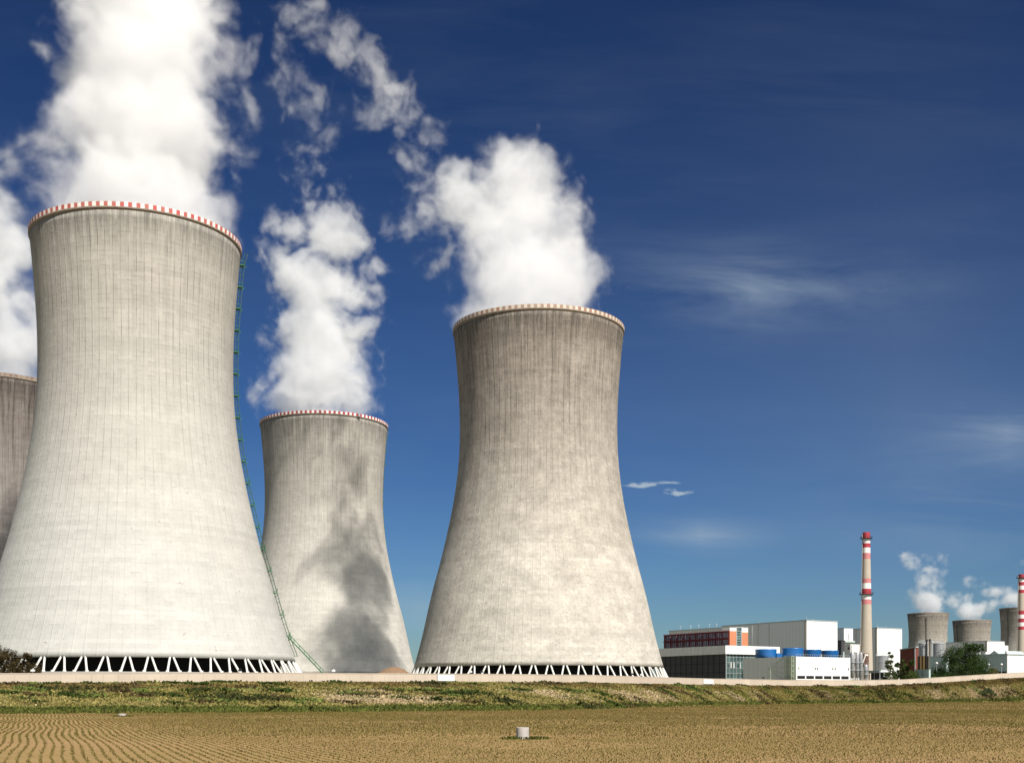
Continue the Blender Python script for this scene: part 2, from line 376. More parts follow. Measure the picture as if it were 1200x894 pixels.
# ---- crop rows: seedlings in drilled rows, running away to the left
vp = np.array([-.378, 1.0]); vp /= np.linalg.norm(vp); pr = np.array([vp[1], -vp[0]])
def crop_points(spacing, along, ymin, ymax, keep=1.0):
    q = np.arange(-40, 430, spacing); s = np.arange(20, 620, along)
    Q, S = np.meshgrid(q, s, indexing='ij'); Q = Q + RNG.normal(0, .03, Q.shape); S = S + RNG.uniform(-along * .5, along * .5, S.shape)
    wob = .11 * np.sin(S * .055 + Q * .05) + .16 * np.sin(S * .16 + Q * .12 + 1)
    wob *= 1 / (1 + np.exp((Q - 2) / 9)) * 1.5 + .12
    Q2 = Q + wob
    x = Q2 * pr[0] + S * vp[0]; y = Q2 * pr[1] + S * vp[1]
    x, y = x.ravel(), y.ravel()
    ok = (y > ymin) & (y < ymax) & (np.abs(x) < .45 * y + 3)
    x, y = x[ok], y[ok]; ok = bank_t(x, y) < -.0; x, y = x[ok], y[ok]
    ok = RNG.random(len(x)) < keep * (1 - .35 * (hnoise(x, y, .12, 2) > .25)); return x[ok], y[ok]
def tufts(x, y, size, nb, lean, col, jit, zoff=0.0):
    """nb upright leaf quads per tuft; returns verts, faces, colours"""
    n = len(x); x = np.repeat(x, nb); y = np.repeat(y, nb); sz = np.repeat(size, nb) * RNG.uniform(.6, 1.25, n * nb); c = np.repeat(col, nb, 0)
    a = RNG.uniform(0, 2 * np.pi, n * nb); ox, oy = RNG.normal(0, 1, (2, n * nb)) * sz * jit
    bx, by = x + ox, y + oy; bz = ground_z(bx, by) - .02 + zoff
    wx, wy = np.cos(a), np.sin(a); l = RNG.uniform(.1, lean, n * nb); b_ = RNG.uniform(0, 2 * np.pi, n * nb)
    w0 = sz * .16; w1 = sz * .22
    tx, ty, tz = bx + np.cos(b_) * l * sz, by + np.sin(b_) * l * sz, bz + sz * (1 - .35 * l)
    v = np.stack([np.stack([bx - wx * w0, by - wy * w0, bz], -1), np.stack([bx + wx * w0, by + wy * w0, bz], -1),
                  np.stack([tx + wx * w1, ty + wy * w1, tz], -1), np.stack([tx - wx * w1, ty - wy * w1, tz], -1)], 1).reshape(-1, 3)
    f = np.arange(len(v)).reshape(-1, 4)
    c = c * RNG.uniform(.75, 1.25, (n * nb, 1)); return v, f, np.repeat(c, 4, 0)
x, y = crop_points(.5, .15, 50, 90); x2, y2 = crop_points(.5, .3, 90, 260); x3, y3 = crop_points(1.0, .6, 260, 480)
x = np.concatenate([x, x2, x3]); y = np.concatenate([y, y2, y3]); sz = np.where(y < 90, .095, np.where(y < 260, .14, .22)) * RNG.uniform(.7, 1.2, len(x))
gmix = np.clip(.5 + .5 * hnoise(x, y, .05, 1) + RNG.normal(0, .2, len(x)), 0, 1)[:, None]
col = (1 - gmix) * np.array([.135, .12, .032]) + gmix * np.array([.21, .155, .055])
v, f, c = tufts(x, y, sz, 2, .9, col, .25)
tag(np_mesh('crop_rows', v, f, M['crop'], c), 'rows of young green crop seedlings on tan soil', 'crop', kind='stuff')

# ---- rough grass and weeds on the embankment
n = 80000
u = RNG.uniform(-.47, .47, n * 2); t = RNG.uniform(-.09, 1.0, n * 2); t = np.where((t < 0) & (hnoise(u * 90, u * 210, 1.0, 4) + RNG.normal(0, .3, n * 2) < .25 - t * 4), -t * 3, t)
df, _ = foot_at(u); dw, _ = wall_at(u); keep = RNG.random(n * 2) < (dw / 500); u, t, df, dw = u[keep], t[keep], df[keep], dw[keep]
y = df + (dw - .4 - df) * t; x = u * y
n1 = hnoise(x, y * 2, .10, 3) + .6 * hnoise(x, y, .45, 1) + RNG.normal(0, .25, len(x)); n2 = hnoise(x, y * 1.5, .07, 8) + .4 * hnoise(x, y, .3, 5) + RNG.normal(0, .2, len(x))
G1, G2, ST, BR, DK = (np.array(k) for k in ((.175, .16, .04), (.31, .26, .09), (.50, .39, .23), (.21, .13, .055), (.05, .055, .018)))
col = np.where((n1 > .25)[:, None], G1, G2)
xp_ = 600 + u * F
mid = (t > .12) & (t < .5) & (n2 > .42 - .5 * (np.exp(-((xp_ - 520) / 170) ** 2) + np.exp(-((xp_ - 1170) / 50) ** 2) + .6 * np.exp(-((xp_ - 780) / 60) ** 2)))
col = np.where(mid[:, None], ST, col)
col = np.where(((t > .60) & (n2 < .35))[:, None], BR * .6 + G1 * .4, col)
col = np.where(((t < .09))[:, None], np.array([.115, .13, .03]), col)
dk = (n1 * .6 - n2 * .5) > .72
col = np.where(dk[:, None], DK, col)
sz = np.where(dk, .85, .5) * RNG.uniform(.5, 1.2, len(x)) * np.where(t < .14, 1.1, 1)
v, f, c = tufts(x, y, sz, 4, .9, col, .7)
tag(np_mesh('embankment_grass', v, f, M['veg'], c), 'rough green and straw coloured grass on the bank below the wall', 'grass', kind='stuff')
# darker weed clumps standing out of the grass
n = 560
u = RNG.uniform(-.46, .46, n); t = RNG.beta(1.3, 1.3, n) * .95; df, _ = foot_at(u); dw, _ = wall_at(u); y = df + (dw - 1 - df) * t; x = u * y
rad = RNG.uniform(.45, 1.35, n) ** 2.0
K = 60; xx = np.repeat(x, K) + RNG.normal(0, .55, n * K) * np.repeat(rad, K) * 1.5; yy = np.repeat(y, K) + RNG.normal(0, .4, n * K) * np.repeat(rad, K)
base = np.where(RNG.random(n)[:, None] < .5, np.array([.05, .075, .015]), np.array([.11, .08, .035])); base = np.where(RNG.random(n)[:, None] < .25, np.array([.16, .2, .05]), base)
v, f, c = tufts(xx, yy, np.repeat(rad * .55, K), 2, 1.1, np.repeat(base, K, 0), .3)
tag(np_mesh('weed_clumps', v, f, M['veg'], c), 'dark scrubby weeds scattered through the grassy bank', 'weeds', kind='stuff')
# ragged weeds round the manhole rings
bx_, by_ = P(612, 865, EYE * F / 50)[:2]

# ------------------------------------------------------------------ cooling towers
PROF = [(0, 45.6), (4.6, 44.5), (10, 43.0), (17.2, 41.2), (24, 39.7), (31.3, 38.0), (41, 35.4), (51.8, 32.8), (62, 30.7), (72.3, 29.15), (80, 28.45), (89, 28.2), (99.9, 28.45), (110, 29.15), (118, 29.85), (123.0, 30.35)]
PZ = np.array([p[0] for p in PROF]); PR = np.array([p[1] for p in PROF])
def profile_radius(z):
    z = float(z); i = int(np.clip(np.searchsorted(PZ, z) - 1, 0, len(PZ) - 2))
    m = np.gradient(PR, PZ); h = PZ[i + 1] - PZ[i]; t = (z - PZ[i]) / h
    return (2*t**3-3*t**2+1)*PR[i] + (t**3-2*t**2+t)*h*m[i] + (-2*t**3+3*t**2)*PR[i+1] + (t**3-t**2)*h*m[i+1]
def cooling_tower(cx, Yd, zbase, kr, label, shell_mat, par_mat, npairs, ladder_ang, detail=2, group='cooling towers', kz=1.0, flare=0.0, H=125.0, leg_arc=None, ladder_mat=None, exit_stair=False):
    px = P(cx, 0, Yd); root = empty('cooling_tower', (px.x, Yd, zbase), label, 'cooling tower', group); root.scale = (1, 1, kz)
    ns = 264 if detail == 2 else 96
    def catmull(z): return profile_radius(z) + (flare * max(0.0, 1 - z / 38) ** 1.6 if flare else 0)
    zs = np.linspace(4.1, 123.0, 80 if detail == 2 else 30)
    outer = [(catmull(z) * kr, z) for z in zs]; inner = [(r - .9, z) for r, z in reversed(outer)]
    m = MB(); m.lathe(outer + inner, ns, closed=True); m.build('shell', shell_mat, root, True)
    rt = catmull(123.0) * kr
    m = MB(); m.lathe([(rt - .9, 123.002), (rt, 123.003), (rt + .38, 123.45), (rt + .38, 123.8), (rt - .9, 123.8)], ns, closed=True); m.build('ring_beam', M['ring'], root)
    m = MB(); m.lathe([(rt + .36, 123.803), (rt + .42, 125.0), (rt + .27, 125.0), (rt + .21, 123.803)], ns, closed=True); m.build('parapet', par_mat, root)
    if detail == 2:
        rb, r0 = catmull(4.1) * kr - .45, catmull(0) * kr + .6
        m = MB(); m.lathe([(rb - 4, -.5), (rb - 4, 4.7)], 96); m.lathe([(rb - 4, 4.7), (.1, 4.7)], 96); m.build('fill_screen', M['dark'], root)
        m = MB(); m.lathe([(r0 + 2.0, -2), (r0 + 2.0, .35), (r0 - 1.2, .35), (r0 - 1.2, -2)], 128, closed=True); m.build('basin_wall', M['basin'], root)
        step = 2 * math.pi / npairs; src = None
        for i in range(npairs):
            a = i * step
            if leg_arc is not None and abs((a - leg_arc[0] + math.pi) % (2 * math.pi) - math.pi) > leg_arc[1]: continue
            if src is None:
                m = MB(); k0 = MB()
                for s in (-1, 1):
                    ta = s * .36 / rb; ba = s * 1.6 / r0
                    A = Vector((math.cos(ba) * r0, math.sin(ba) * r0, .2)); B = Vector((math.cos(ta) * rb, math.sin(ta) * rb, 4.45))
                    m.tube(A, B, .30, .27, 8)
                    m.tube((A.x, A.y, -.2), (A.x, A.y, .75), .55, .42, 8)
                src = m.build('a_frame_leg', M['leg'], root); o = src
            else:
                o = src.copy(); C.objects.link(o); o.parent = root
            o.rotation_euler = (0, 0, a)
    # caged ladder with landings, following the profile
    la = ladder_ang; lm = ladder_mat or M['green']
    ca, sa = math.cos(la), math.sin(la); tx, ty = -sa, ca
    def lp(z, off, side): 
        r = (catmull(min(z, 122.4)) * kr if z < 122.4 else rt + .8) + off; return Vector((ca * r + tx * side, sa * r + ty * side, z))
    th = .07 if detail == 2 else .2
    m = MB(); zz = list(np.arange(6, 125.5, 3.2 if detail == 2 else 8))
    for z0, z1 in zip(zz[:-1], zz[1:]):
        for s in (-.45, .45): m.tube(lp(z0, .55, s), lp(z1, .55, s), th, n=4)
        if detail == 2:
            m.tube(lp(z0, 1.45, 0), lp(z1, 1.45, 0), .05, n=4)
            for s in (-.4, .4): m.tube(lp(z0, 1.3, s), lp(z1, 1.3, s), .045, n=4)
            for q in range(4):
                zq = z0 + (z1 - z0) * q / 4; m.tube(lp(zq, .8, -.45), lp(zq, .8, .45), .05, n=4)
            pts = [lp(z0, .8, -.45), lp(z0, 1.3, -.4), lp(z0, 1.45, 0), lp(z0, 1.3, .4), lp(z0, .8, .45)]
            for p, q in zip(pts[:-1], pts[1:]): m.tube(p, q, .05, n=4)
            m.tube(lp(z0, -.1, .3), lp(z0, .9, .3), .07, n=4)
    lad = m.build('ladder', M['dgreen'] if detail == 2 else M['black'], root)
    if detail == 2:
        for i, z in enumerate(np.arange(12, 122, 6.4)):
            m = MB(); a0, b0, c0, d0 = lp(z, -.1, -1.1), lp(z, 1.4, -.8), lp(z, 1.4, .8), lp(z, -.1, 1.1)
            dz = Vector((0, 0, .18)); m.add([a0, b0, c0, d0, a0 - dz, b0 - dz, c0 - dz, d0 - dz], [(0,1,2,3),(7,6,5,4),(0,4,5,1),(1,5,6,2),(2,6,7,3)])
            up = Vector((0, 0, 1.1))
            for p in (b0, c0): m.tube(p, p + up, .06, n=4)
            m.tube(b0 + up, c0 + up, .06, n=4); m.tube(b0 + up, a0 + up, .05, n=4)
            m.tube(lp(z - 1.6, 0, 0), lp(z - .1, 2.0, 0), .09, n=4)
            m.build('landing', lm, root)
    if exit_stair:
        m = MB(); d = Vector((ca * .97, sa * .97, 0)).normalized(); tv_ = Vector((-d.y, d.x, 0))
        A = lp(11.5, .8, 0); Bp = A + d * 10.5; Bp.z = .6
        for s in (-.6, .6):
            m.tube(A + tv_ * s, Bp + tv_ * s, .12, n=4); m.tube(A + tv_ * s + Vector((0, 0, 1.1)), Bp + tv_ * s + Vector((0, 0, 1.1)), .06, n=4)
        for q in range(28):
            p = A.lerp(Bp, q / 27); m.tube(p + tv_ * -.6, p + tv_ * .6, .08, n=4)
            if q % 4 == 0:
                for s in (-.6, .6): m.tube(p + tv_ * s, p + tv_ * s + Vector((0, 0, 1.1)), .05, n=4)
        m.build('stair', lm, root)
    return root
TA = tower_mat('tower_concrete_pale', (.39, .368, .328), (.415, .405, .375), .26, .85, .13, .07, 1.0, lines=1.0)
TB = tower_mat('tower_concrete_mid', (.37, .345, .305), (.44, .42, .38), .45, .8, .18, .08, 2.0, lines=.8)
TC = tower_mat('tower_concrete_brown', (.26, .228, .195), (.42, .39, .34), .55, .95, .42, .11, 3.0, lines=1.1)
TD = tower_mat('tower_concrete_stained', (.165, .14, .125), (.30, .275, .255), .85, .9, .2, .12, 4.0)
TE = tower_mat('tower_concrete_far', (.27, .24, .205), (.38, .35, .31), .6, .8, .28, .2, 5.0)
PA = parapet_mat('red_white_parapet', (.44, .06, .06), (.74, .70, .65), 88, .5)
PB = parapet_mat('red_white_parapet_fresh', (.38, .035, .045), (.74, .72, .68), 88, .1)
PC = parapet_mat('red_white_parapet_faded', (.30, .12, .08), (.60, .53, .45), 88, 1.2)
PD = parapet_mat('dirty_parapet', (.13, .06, .045), (.20, .16, .13), 88, 1.0)
def vdir(cx): return math.atan2(-1, -pxu(cx))      # direction from a tower to the camera
V1, V2, V3, V4 = (vdir(k) for k in (161, 380, 631, -6))
ZB = 8.8
cooling_tower(161, 361, ZB, .968, 'huge pale cooling tower with red and white rim, largest in view at left', TA, PA, 52, V1 + R(88), exit_stair=True, leg_arc=None, kz=1.012, flare=2.9)
cooling_tower(380, 598, ZB, 1.0, 'grey cooling tower mottled by steam shadows between the two larger towers', TB, PB, 54, V2 + R(104), leg_arc=(V2, R(60)))
cooling_tower(631, 444, ZB, 1.0, 'brownish weathered cooling tower with faded rim beside the open blue sky', TC, PC, 54, V3 + R(107))
cooling_tower(-6, 528, ZB, 1.0, 'dark streaked cooling tower cut by the left edge, behind the pale one', TD, PD, 54, V4 + R(84), leg_arc=(V4, R(40)))
cooling_tower(1087.5, 1900, EYE + 1, 1.0, 'small distant cooling tower, tallest of the far row beside the stack', TE, PD, 54, vdir(1087) + R(-5), 1, 'distant cooling towers')
cooling_tower(1139, 2030, EYE - 2, 1.0, 'small distant cooling tower above the round dark green tree', TE, PD, 54, vdir(1139) + R(-50), 1, 'distant cooling towers')
cooling_tower(1196.5, 1850, EYE + 5.5, 1.0, 'small distant cooling tower half behind the banded chimney at the right edge', TE, PD, 54, vdir(1196) + R(-38), 1, 'distant cooling towers')

# ------------------------------------------------------------------ steam
def vol_mat(name, dens):
    m = bpy.data.materials.new(name); m.use_nodes = True; nt = m.node_tree; nt.nodes.clear()
    out = nt.nodes.new('ShaderNodeOutputMaterial'); pv = nt.nodes.new('ShaderNodeVolumePrincipled'); nt.links.new(pv.outputs[0], out.inputs['Volume'])
    pv.inputs['Color'].default_value = (.998, .998, .999, 1); pv.inputs['Density'].default_value = dens; pv.inputs['Anisotropy'].default_value = 0.15
    return m
def plume(label, Yd, blobs, voxel, dens, box, warp=9.0, wscale=.03, dscale=.055, amp=2.7, seed=0.0, floor=None, sharp=.34, base=None):
    """blobs: (px, py, dy, rx_px, ry_px, rdepth_m, weight). box = (x0,x1,ytop,ybot) px and depth half-size"""
    s = Yd / F
    c = P(600, HZ, Yd); root_loc = Vector((0, 0, 0))
    vd = bpy.data.volumes.new('steam_plume'); o = bpy.data.objects.new('steam_plume', vd); C.objects.link(o)
    tag(o, label, 'steam plume', 'steam plumes above the cooling towers', 'thing')
    ng = bpy.data.node_groups.new('steam_density', 'GeometryNodeTree')
    ng.interface.new_socket('Geometry', in_out='INPUT', socket_type='NodeSocketGeometry'); ng.interface.new_socket('Geometry', in_out='OUTPUT', socket_type='NodeSocketGeometry')
    N = ng.nodes; L = ng.links
    def link(a, b):
        if hasattr(a, 'node'): L.new(a, b)
        else: b.default_value = a
    def mt(op, a, b=None, c=None, clamp=False):
        n = N.new('ShaderNodeMath'); n.operation = op; n.use_clamp = clamp
        for i, v in enumerate((a, b, c)):
            if v is not None: link(v, n.inputs[i])
        return n.outputs[0]
    def vm(op, a, b=None, sc=None):
        n = N.new('ShaderNodeVectorMath'); n.operation = op; link(a, n.inputs[0])
        if b is not None: link(b, n.inputs[1])
        if sc is not None: n.inputs['Scale'].default_value = sc
        return n.outputs['Value'] if op in ('LENGTH', 'DOT_PRODUCT') else n.outputs['Vector']
    def nz(vec, sc, det, rough=.5, col=False, dist=0.0, off=0.0):
        n = N.new('ShaderNodeTexNoise'); n.inputs['Scale'].default_value = sc; n.inputs['Detail'].default_value = det; n.inputs['Roughness'].default_value = rough; n.inputs['Distortion'].default_value = dist
        L.new(vm('ADD', vec, (seed * 13.1 + off, seed * 7.7, off)), n.inputs['Vector']); return n.outputs['Color' if col else 0]
    pos = N.new('GeometryNodeInputPosition').outputs[0]
    def warped(p, sc, amt, off):
        w_ = vm('SUBTRACT', nz(p, sc, 5, .55, True, off=off), (.5, .5, .5)); return vm('ADD', p, vm('SCALE', w_, sc=amt))
    p1 = warped(pos, wscale, warp * 2.6, 3.0)
    p2 = warped(p1, wscale * 3.3, warp * .9, 9.0)
    val = None
    for (bx, by, dy, rx, ry, rd, wgt) in blobs:
        cc = P(bx, by, Yd + dy); k = (Yd + dy) / F
        d = vm('LENGTH', vm('MULTIPLY', vm('SUBTRACT', p2, tuple(cc)), (1 / (rx * k), 1 / rd, 1 / (ry * k))))
        e = mt('MULTIPLY', mt('SUBTRACT', 1.0, d), wgt) if wgt >= 1 else mt('MINIMUM', mt('SUBTRACT', 1.0, d), wgt)
        val = e if val is None else mt('MAXIMUM', val, e)
    n1 = nz(p1, dscale, 9, .66, dist=.3)
    f = mt('ADD', mt('MINIMUM', val, .9), mt('MULTIPLY', mt('SUBTRACT', n1, .53), amp))
    n2 = mt('ABSOLUTE', mt('SUBTRACT', nz(p2, dscale * 1.9, 5, .55, off=21.0), .5))
    f = mt('ADD', f, mt('MULTIPLY', mt('SUBTRACT', n2, .11), amp * .75))
    dn = mt('DIVIDE', f, sharp, clamp=True)
    dn = mt('MULTIPLY', dn, dn)
    vc = N.new('GeometryNodeVolumeCube')
    x0, x1, yt, yb, dep = box
    A = P(x0, yb, Yd); B = P(x1, yt, Yd)
    mn = Vector((A.x, Yd - min(dep, 46), A.z)); mx = Vector((B.x, Yd + dep, B.z))
    if floor: mn.z = floor
    for i, nm in enumerate(('Resolution X', 'Resolution Y', 'Resolution Z')): vc.inputs[nm].default_value = max(8, int((mx[i] - mn[i]) / voxel))
    vc.inputs['Min'].default_value = mn; vc.inputs['Max'].default_value = mx
    # fade to nothing at the domain's faces
    sx = N.new('ShaderNodeSeparateXYZ'); L.new(pos, sx.inputs[0]); fade = None
    for i in range(3):
        h = (mx[i] - mn[i]) / 2; cc = (mx[i] + mn[i]) / 2
        e = mt('DIVIDE', mt('SUBTRACT', h - voxel, mt('ABSOLUTE', mt('SUBTRACT', sx.outputs[i], cc))), max(h * .08, 2 * voxel), clamp=True)
        if i == 2: e = mt('MAXIMUM', e, mt('LESS_THAN', sx.outputs[2], cc))
        fade = e if fade is None else mt('MULTIPLY', fade, e)
    if base:      # steam leaves through the mouth of the tower, so it stays inside the rim there
        bx0, by0, bz0, br = base
        hd = vm('LENGTH', vm('MULTIPLY', vm('SUBTRACT', pos, (bx0, by0, bz0)), (1, 1, 0)))
        lim = mt('MULTIPLY_ADD', mt('MAXIMUM', mt('SUBTRACT', sx.outputs[2], bz0), 0.0), 1.1, br)
        fade = mt('MULTIPLY', fade, mt('DIVIDE', mt('SUBTRACT', lim, hd), 1.6, clamp=True))
    L.new(mt('MULTIPLY', dn, fade), vc.inputs['Density'])
    sm = N.new('GeometryNodeSetMaterial'); mat = vol_mat('steam', dens); sm.inputs['Material'].default_value = mat
    go = N.new('NodeGroupOutput'); L.new(vc.outputs[0], sm.inputs[0]); L.new(sm.outputs[0], go.inputs[0])
    md = o.modifiers.new('steam', 'NODES'); md.node_group = ng; vd.materials.append(mat)
    return o
TOP = ZB + 125
plume('vast white steam plume pouring from the largest tower out of the top left corner', 361,
      [(160, 300, 0, 130, 66, 31, 1.6), (162, 235, 0, 124, 80, 31, 1.6), (168, 160, 5, 112, 90, 31, 1.5), (168, 80, 8, 106, 95, 31, 1.4), (158, -20, 10, 100, 110, 32, 1.3), (150, -140, 12, 110, 120, 34, 1),
       (85, 90, -4, 34, 50, 12, .2), (70, 190, 0, 40, 50, 14, .2), (25, 195, 5, 44, 55, 14, .16), (30, 260, 8, 50, 50, 14, .18), (262, 60, 0, 40, 45, 12, .18), (278, 140, 4, 24, 80, 10, .16), (290, 45, 0, 28, 30, 10, .16), (10, 330, 20, 34, 40, 14, .1)],
      .6, .075, (-60, 340, -170, 300, 44), warp=8, seed=1.0, amp=2.2, floor=TOP - 3, base=(pxu(161) * 361, 361, TOP + 1.5, 29.6))
plume('rounded steam plume leaning left above the brownish tower, a tail trailing to the top', 444,
      [(628, 405, 0, 112, 66, 31, 1.6), (565, 375, 0, 48, 50, 20, 1.4), (622, 335, 0, 106, 66, 30, 1.4), (612, 275, 8, 92, 66, 27, 1.3), (600, 215, 26, 66, 52, 24, 1), (660, 325, 0, 56, 56, 20, 1), (550, 245, 34, 60, 44, 22, .6), (488, 258, 62, 42, 26, 14, .30), (520, 215, 48, 44, 42, 16, .36),
       (590, 182, 34, 46, 28, 16, .35), (700, 335, 0, 22, 24, 10, .3), (505, 305, 56, 36, 34, 12, .14), (485, 165, 50, 34, 40, 12, .26), (462, 122, 44, 44, 36, 12, .27), (430, 85, 44, 42, 32, 12, .20), (397, 48, 44, 44, 30, 12, .24), (362, 30, 44, 42, 28, 11, .20), (335, 75, 0, 26, 40, 10, .13),
       (350, 140, 0, 30, 50, 9, .12), (390, 150, 0, 22, 46, 8, .13), (330, 190, 0, 20, 40, 8, .05)],
      .7, .06, (250, 760, -110, 400, 88), warp=8, seed=2.0, floor=TOP - 4, base=(pxu(631) * 444, 444, TOP, 30.6))
plume('narrow white steam plume rising from the grey tower between its larger neighbours', 598,
      [(378, 522, 0, 84, 54, 31, 1.6), (376, 455, 0, 76, 56, 29, 1.4), (378, 395, 0, 72, 60, 28, 1.3), (376, 335, 0, 68, 54, 26, 1.2), (392, 280, 0, 48, 50, 20, 1), (335, 270, 0, 34, 34, 14, .2), (425, 330, 0, 28, 40, 12, .25), (362, 205, 0, 28, 40, 10, .15), (320, 300, 0, 26, 50, 12, .12), (400, 238, 0, 26, 30, 12, .3)],
      .9, .075, (265, 490, 120, 520, 40), warp=9, seed=3.0, floor=TOP - 4, base=(pxu(380) * 598, 598, TOP, 30.6))
plume('white steam bank drifting behind the largest tower at the left edge', 528,
      [(0, 460, 0, 76, 50, 27, 1), (0, 400, 0, 78, 60, 28, 1), (-15, 345, 0, 76, 60, 28, 1), (-20, 280, 0, 70, 60, 28, .5), (30, 300, 0, 50, 40, 20, .15)],
      1.5, .08, (-140, 130, 180, 480, 42), warp=9, seed=4.0, floor=TOP - 5)
plume('small wispy steam plume on the far tower next to the tall stack', 1900,
      [(1087, 725, 0, 22, 16, 26, 1), (1090, 705, 0, 24, 22, 28, 1), (1088, 680, 0, 18, 26, 26, .35), (1073, 655, 0, 20, 14, 20, .22), (1100, 668, 0, 12, 24, 20, .15)],
      3.4, .05, (1040, 1130, 630, 740, 60), warp=10, wscale=.02, dscale=.03, seed=5.0, floor=EYE + 1 + 122)
plume('small low steam plume over the far tower behind the round tree', 2030,
      [(1139, 733, 0, 20, 12, 26, 1), (1135, 716, 0, 20, 13, 26, 1), (1125, 702, 0, 18, 12, 22, .25), (1160, 712, 0, 10, 8, 20, .2)],
      3.6, .05, (1100, 1175, 680, 745, 60), warp=9, wscale=.02, dscale=.03, seed=6.0, floor=EYE - 2 + 122)
plume('slanting steam plume blowing left from the far tower at the right edge', 1850,
      [(1196, 722, 0, 22, 14, 27, 1), (1192, 704, 0, 24, 15, 26, 1), (1168, 694, 0, 24, 11, 22, .4), (1145, 683, 0, 18, 8, 18, .2), (1195, 662, 0, 8, 7, 14, .2)],
      3.4, .05, (1120, 1250, 650, 735, 60), warp=9, wscale=.02, dscale=.03, seed=7.0, floor=EYE + 5.5 + 122)

# ------------------------------------------------------------------ perimeter wall
wm_, nt, b = mat_new('precast_wall'); g = NT(nt)
pos = g.geo(); x, y, z = g.sep(pos)
nn = g.noise(pos, .25, 5, .6); pnl = g.white(g.comb(g.math('FLOOR', g.math('MULTIPLY', x, .33)), 0.0, 0.0))
ff = g.math('MULTIPLY', g.math('MULTIPLY_ADD', nn, .3, .85), g.math('MULTIPLY_ADD', pnl, .12, .94))
c = g.mix(1, (.46, .385, .305), g.comb(ff, ff, ff), 'MULTIPLY'); nt.links.new(c, b.inputs['Base Color']); b.inputs['Roughness'].default_value = .9
g.bump(g.noise(pos, 3.0, 4, .7), .4, .05, b)
us = np.linspace(-.62, .56, 380); dws, zws = wall_at(us)
wallroot = empty('perimeter_wall', (0, float(wall_at(np.array(0.))[0]), float(wall_at(np.array(0.))[1])), 'long low pinkish beige precast concrete wall along the top of the bank', 'wall')
off = Vector(wallroot.location)
m = MB(); cop = MB(); post = MB(); WH = 2.38
pts = [Vector((u_ * d_, d_, z_)) - off for u_, d_, z_ in zip(us, dws, zws)]
def strip(mb, t0, t1, zlo, zhi):
    vs_ = []
    for p in pts: vs_ += [(p.x, p.y - t0, p.z + zlo), (p.x, p.y - t0, p.z + zhi), (p.x, p.y + t1, p.z + zhi), (p.x, p.y + t1, p.z + zlo)]
    fs = []
    for i in range(len(pts) - 1):
        for k in range(4): fs.append((i * 4 + k, i * 4 + (k + 1) % 4, (i + 1) * 4 + (k + 1) % 4, (i + 1) * 4 + k))
    mb.add(vs_, fs)
strip(m, .09, .09, -.6, WH); strip(cop, .16, .16, WH + .002, WH + .15)
m.build('wall_panels', wm_, wallroot); cop.build('coping', wm_, wallroot)
acc = 0
for p, q in zip(pts[:-1], pts[1:]):
    acc += (q - p).length
    if acc > 3.0: acc -= 3.0; post.box(p.x - .11, p.x + .11, p.y - .13, p.y - .092, p.z - .5, p.z + WH - .01)
po = post.build('posts', wm_, wallroot); po['kind'] = 'stuff'
def on_wall(xp, dz=0, dy=-.3):
    d_, z_ = wall_at(np.array(pxu(xp))); return Vector((pxu(xp) * float(d_), float(d_) + dy, float(z_) + dz))
for (xa, xb, lab) in ((513, 532.5, 'larger blank white board on the wall below the brownish tower'), (824, 836, 'smaller blank white board on the wall below the dark glazed office')):
    a_, b_ = on_wall(xa), on_wall(xb); m = MB(); wd = (b_ - a_).length; hh = 1.55
    root = empty('notice_board', tuple(a_ + Vector((0, 0, .75))), lab, 'sign', 'white boards on the wall', math.atan2(b_.y - a_.y, b_.x - a_.x))
    m.box(0, wd, -.05, .02, 0, hh); m.build('board', M['paintwhite'], root)
    m = MB(); m.box(-.08, 0, -.07, .03, -.05, hh + .05); m.box(wd, wd + .08, -.07, .03, -.05, hh + .05); m.box(0, wd, -.07, .03, hh + .002, hh + .06); m.build('frame', M['galv'], root)
# cameras / sensor poles along the wall
labs = {36: 'small white lamp peeping over the wall beside the dark shrub', 280: 'dark security camera on a short post before the largest tower', 390: 'thin pale sensor rod above the wall before the grey tower',
        551: 'left one of the two cameras on short posts before the brownish tower', 564: 'right one of the two cameras on short posts before the brownish tower', 741: 'security camera on a post before the right end of the brownish tower',
        895: 'little dark camera post before the beige wall of the fan building', 752: 'security camera at the last legs of the brownish tower'}
for xp, lab in labs.items():
    p = on_wall(xp, WH - .3, 1.0); root = empty('camera_post', tuple(p - Vector((0, 0, 2.3))), lab, 'camera post', 'camera posts behind the wall')
    m = MB(); m.tube((0, 0, 0), (0, 0, 3.3), .06, n=6); m.build('post', M['galv'], root)
    dark_ = xp in (280, 564, 895, 741)
    m = MB(); m.box(-.35, .45, -.18, .18, 3.1, 3.5); m.tube((.1, 0, 3.5), (.1, 0, 3.75), .1, n=6); m.build('camera', M['black'] if dark_ else M['paintwhite'], root)
    m = MB(); m.box(-.25, .25, -.2, .2, 2.3, 2.7); m.build('junction_box', M['black'] if dark_ else M['galv'], root)

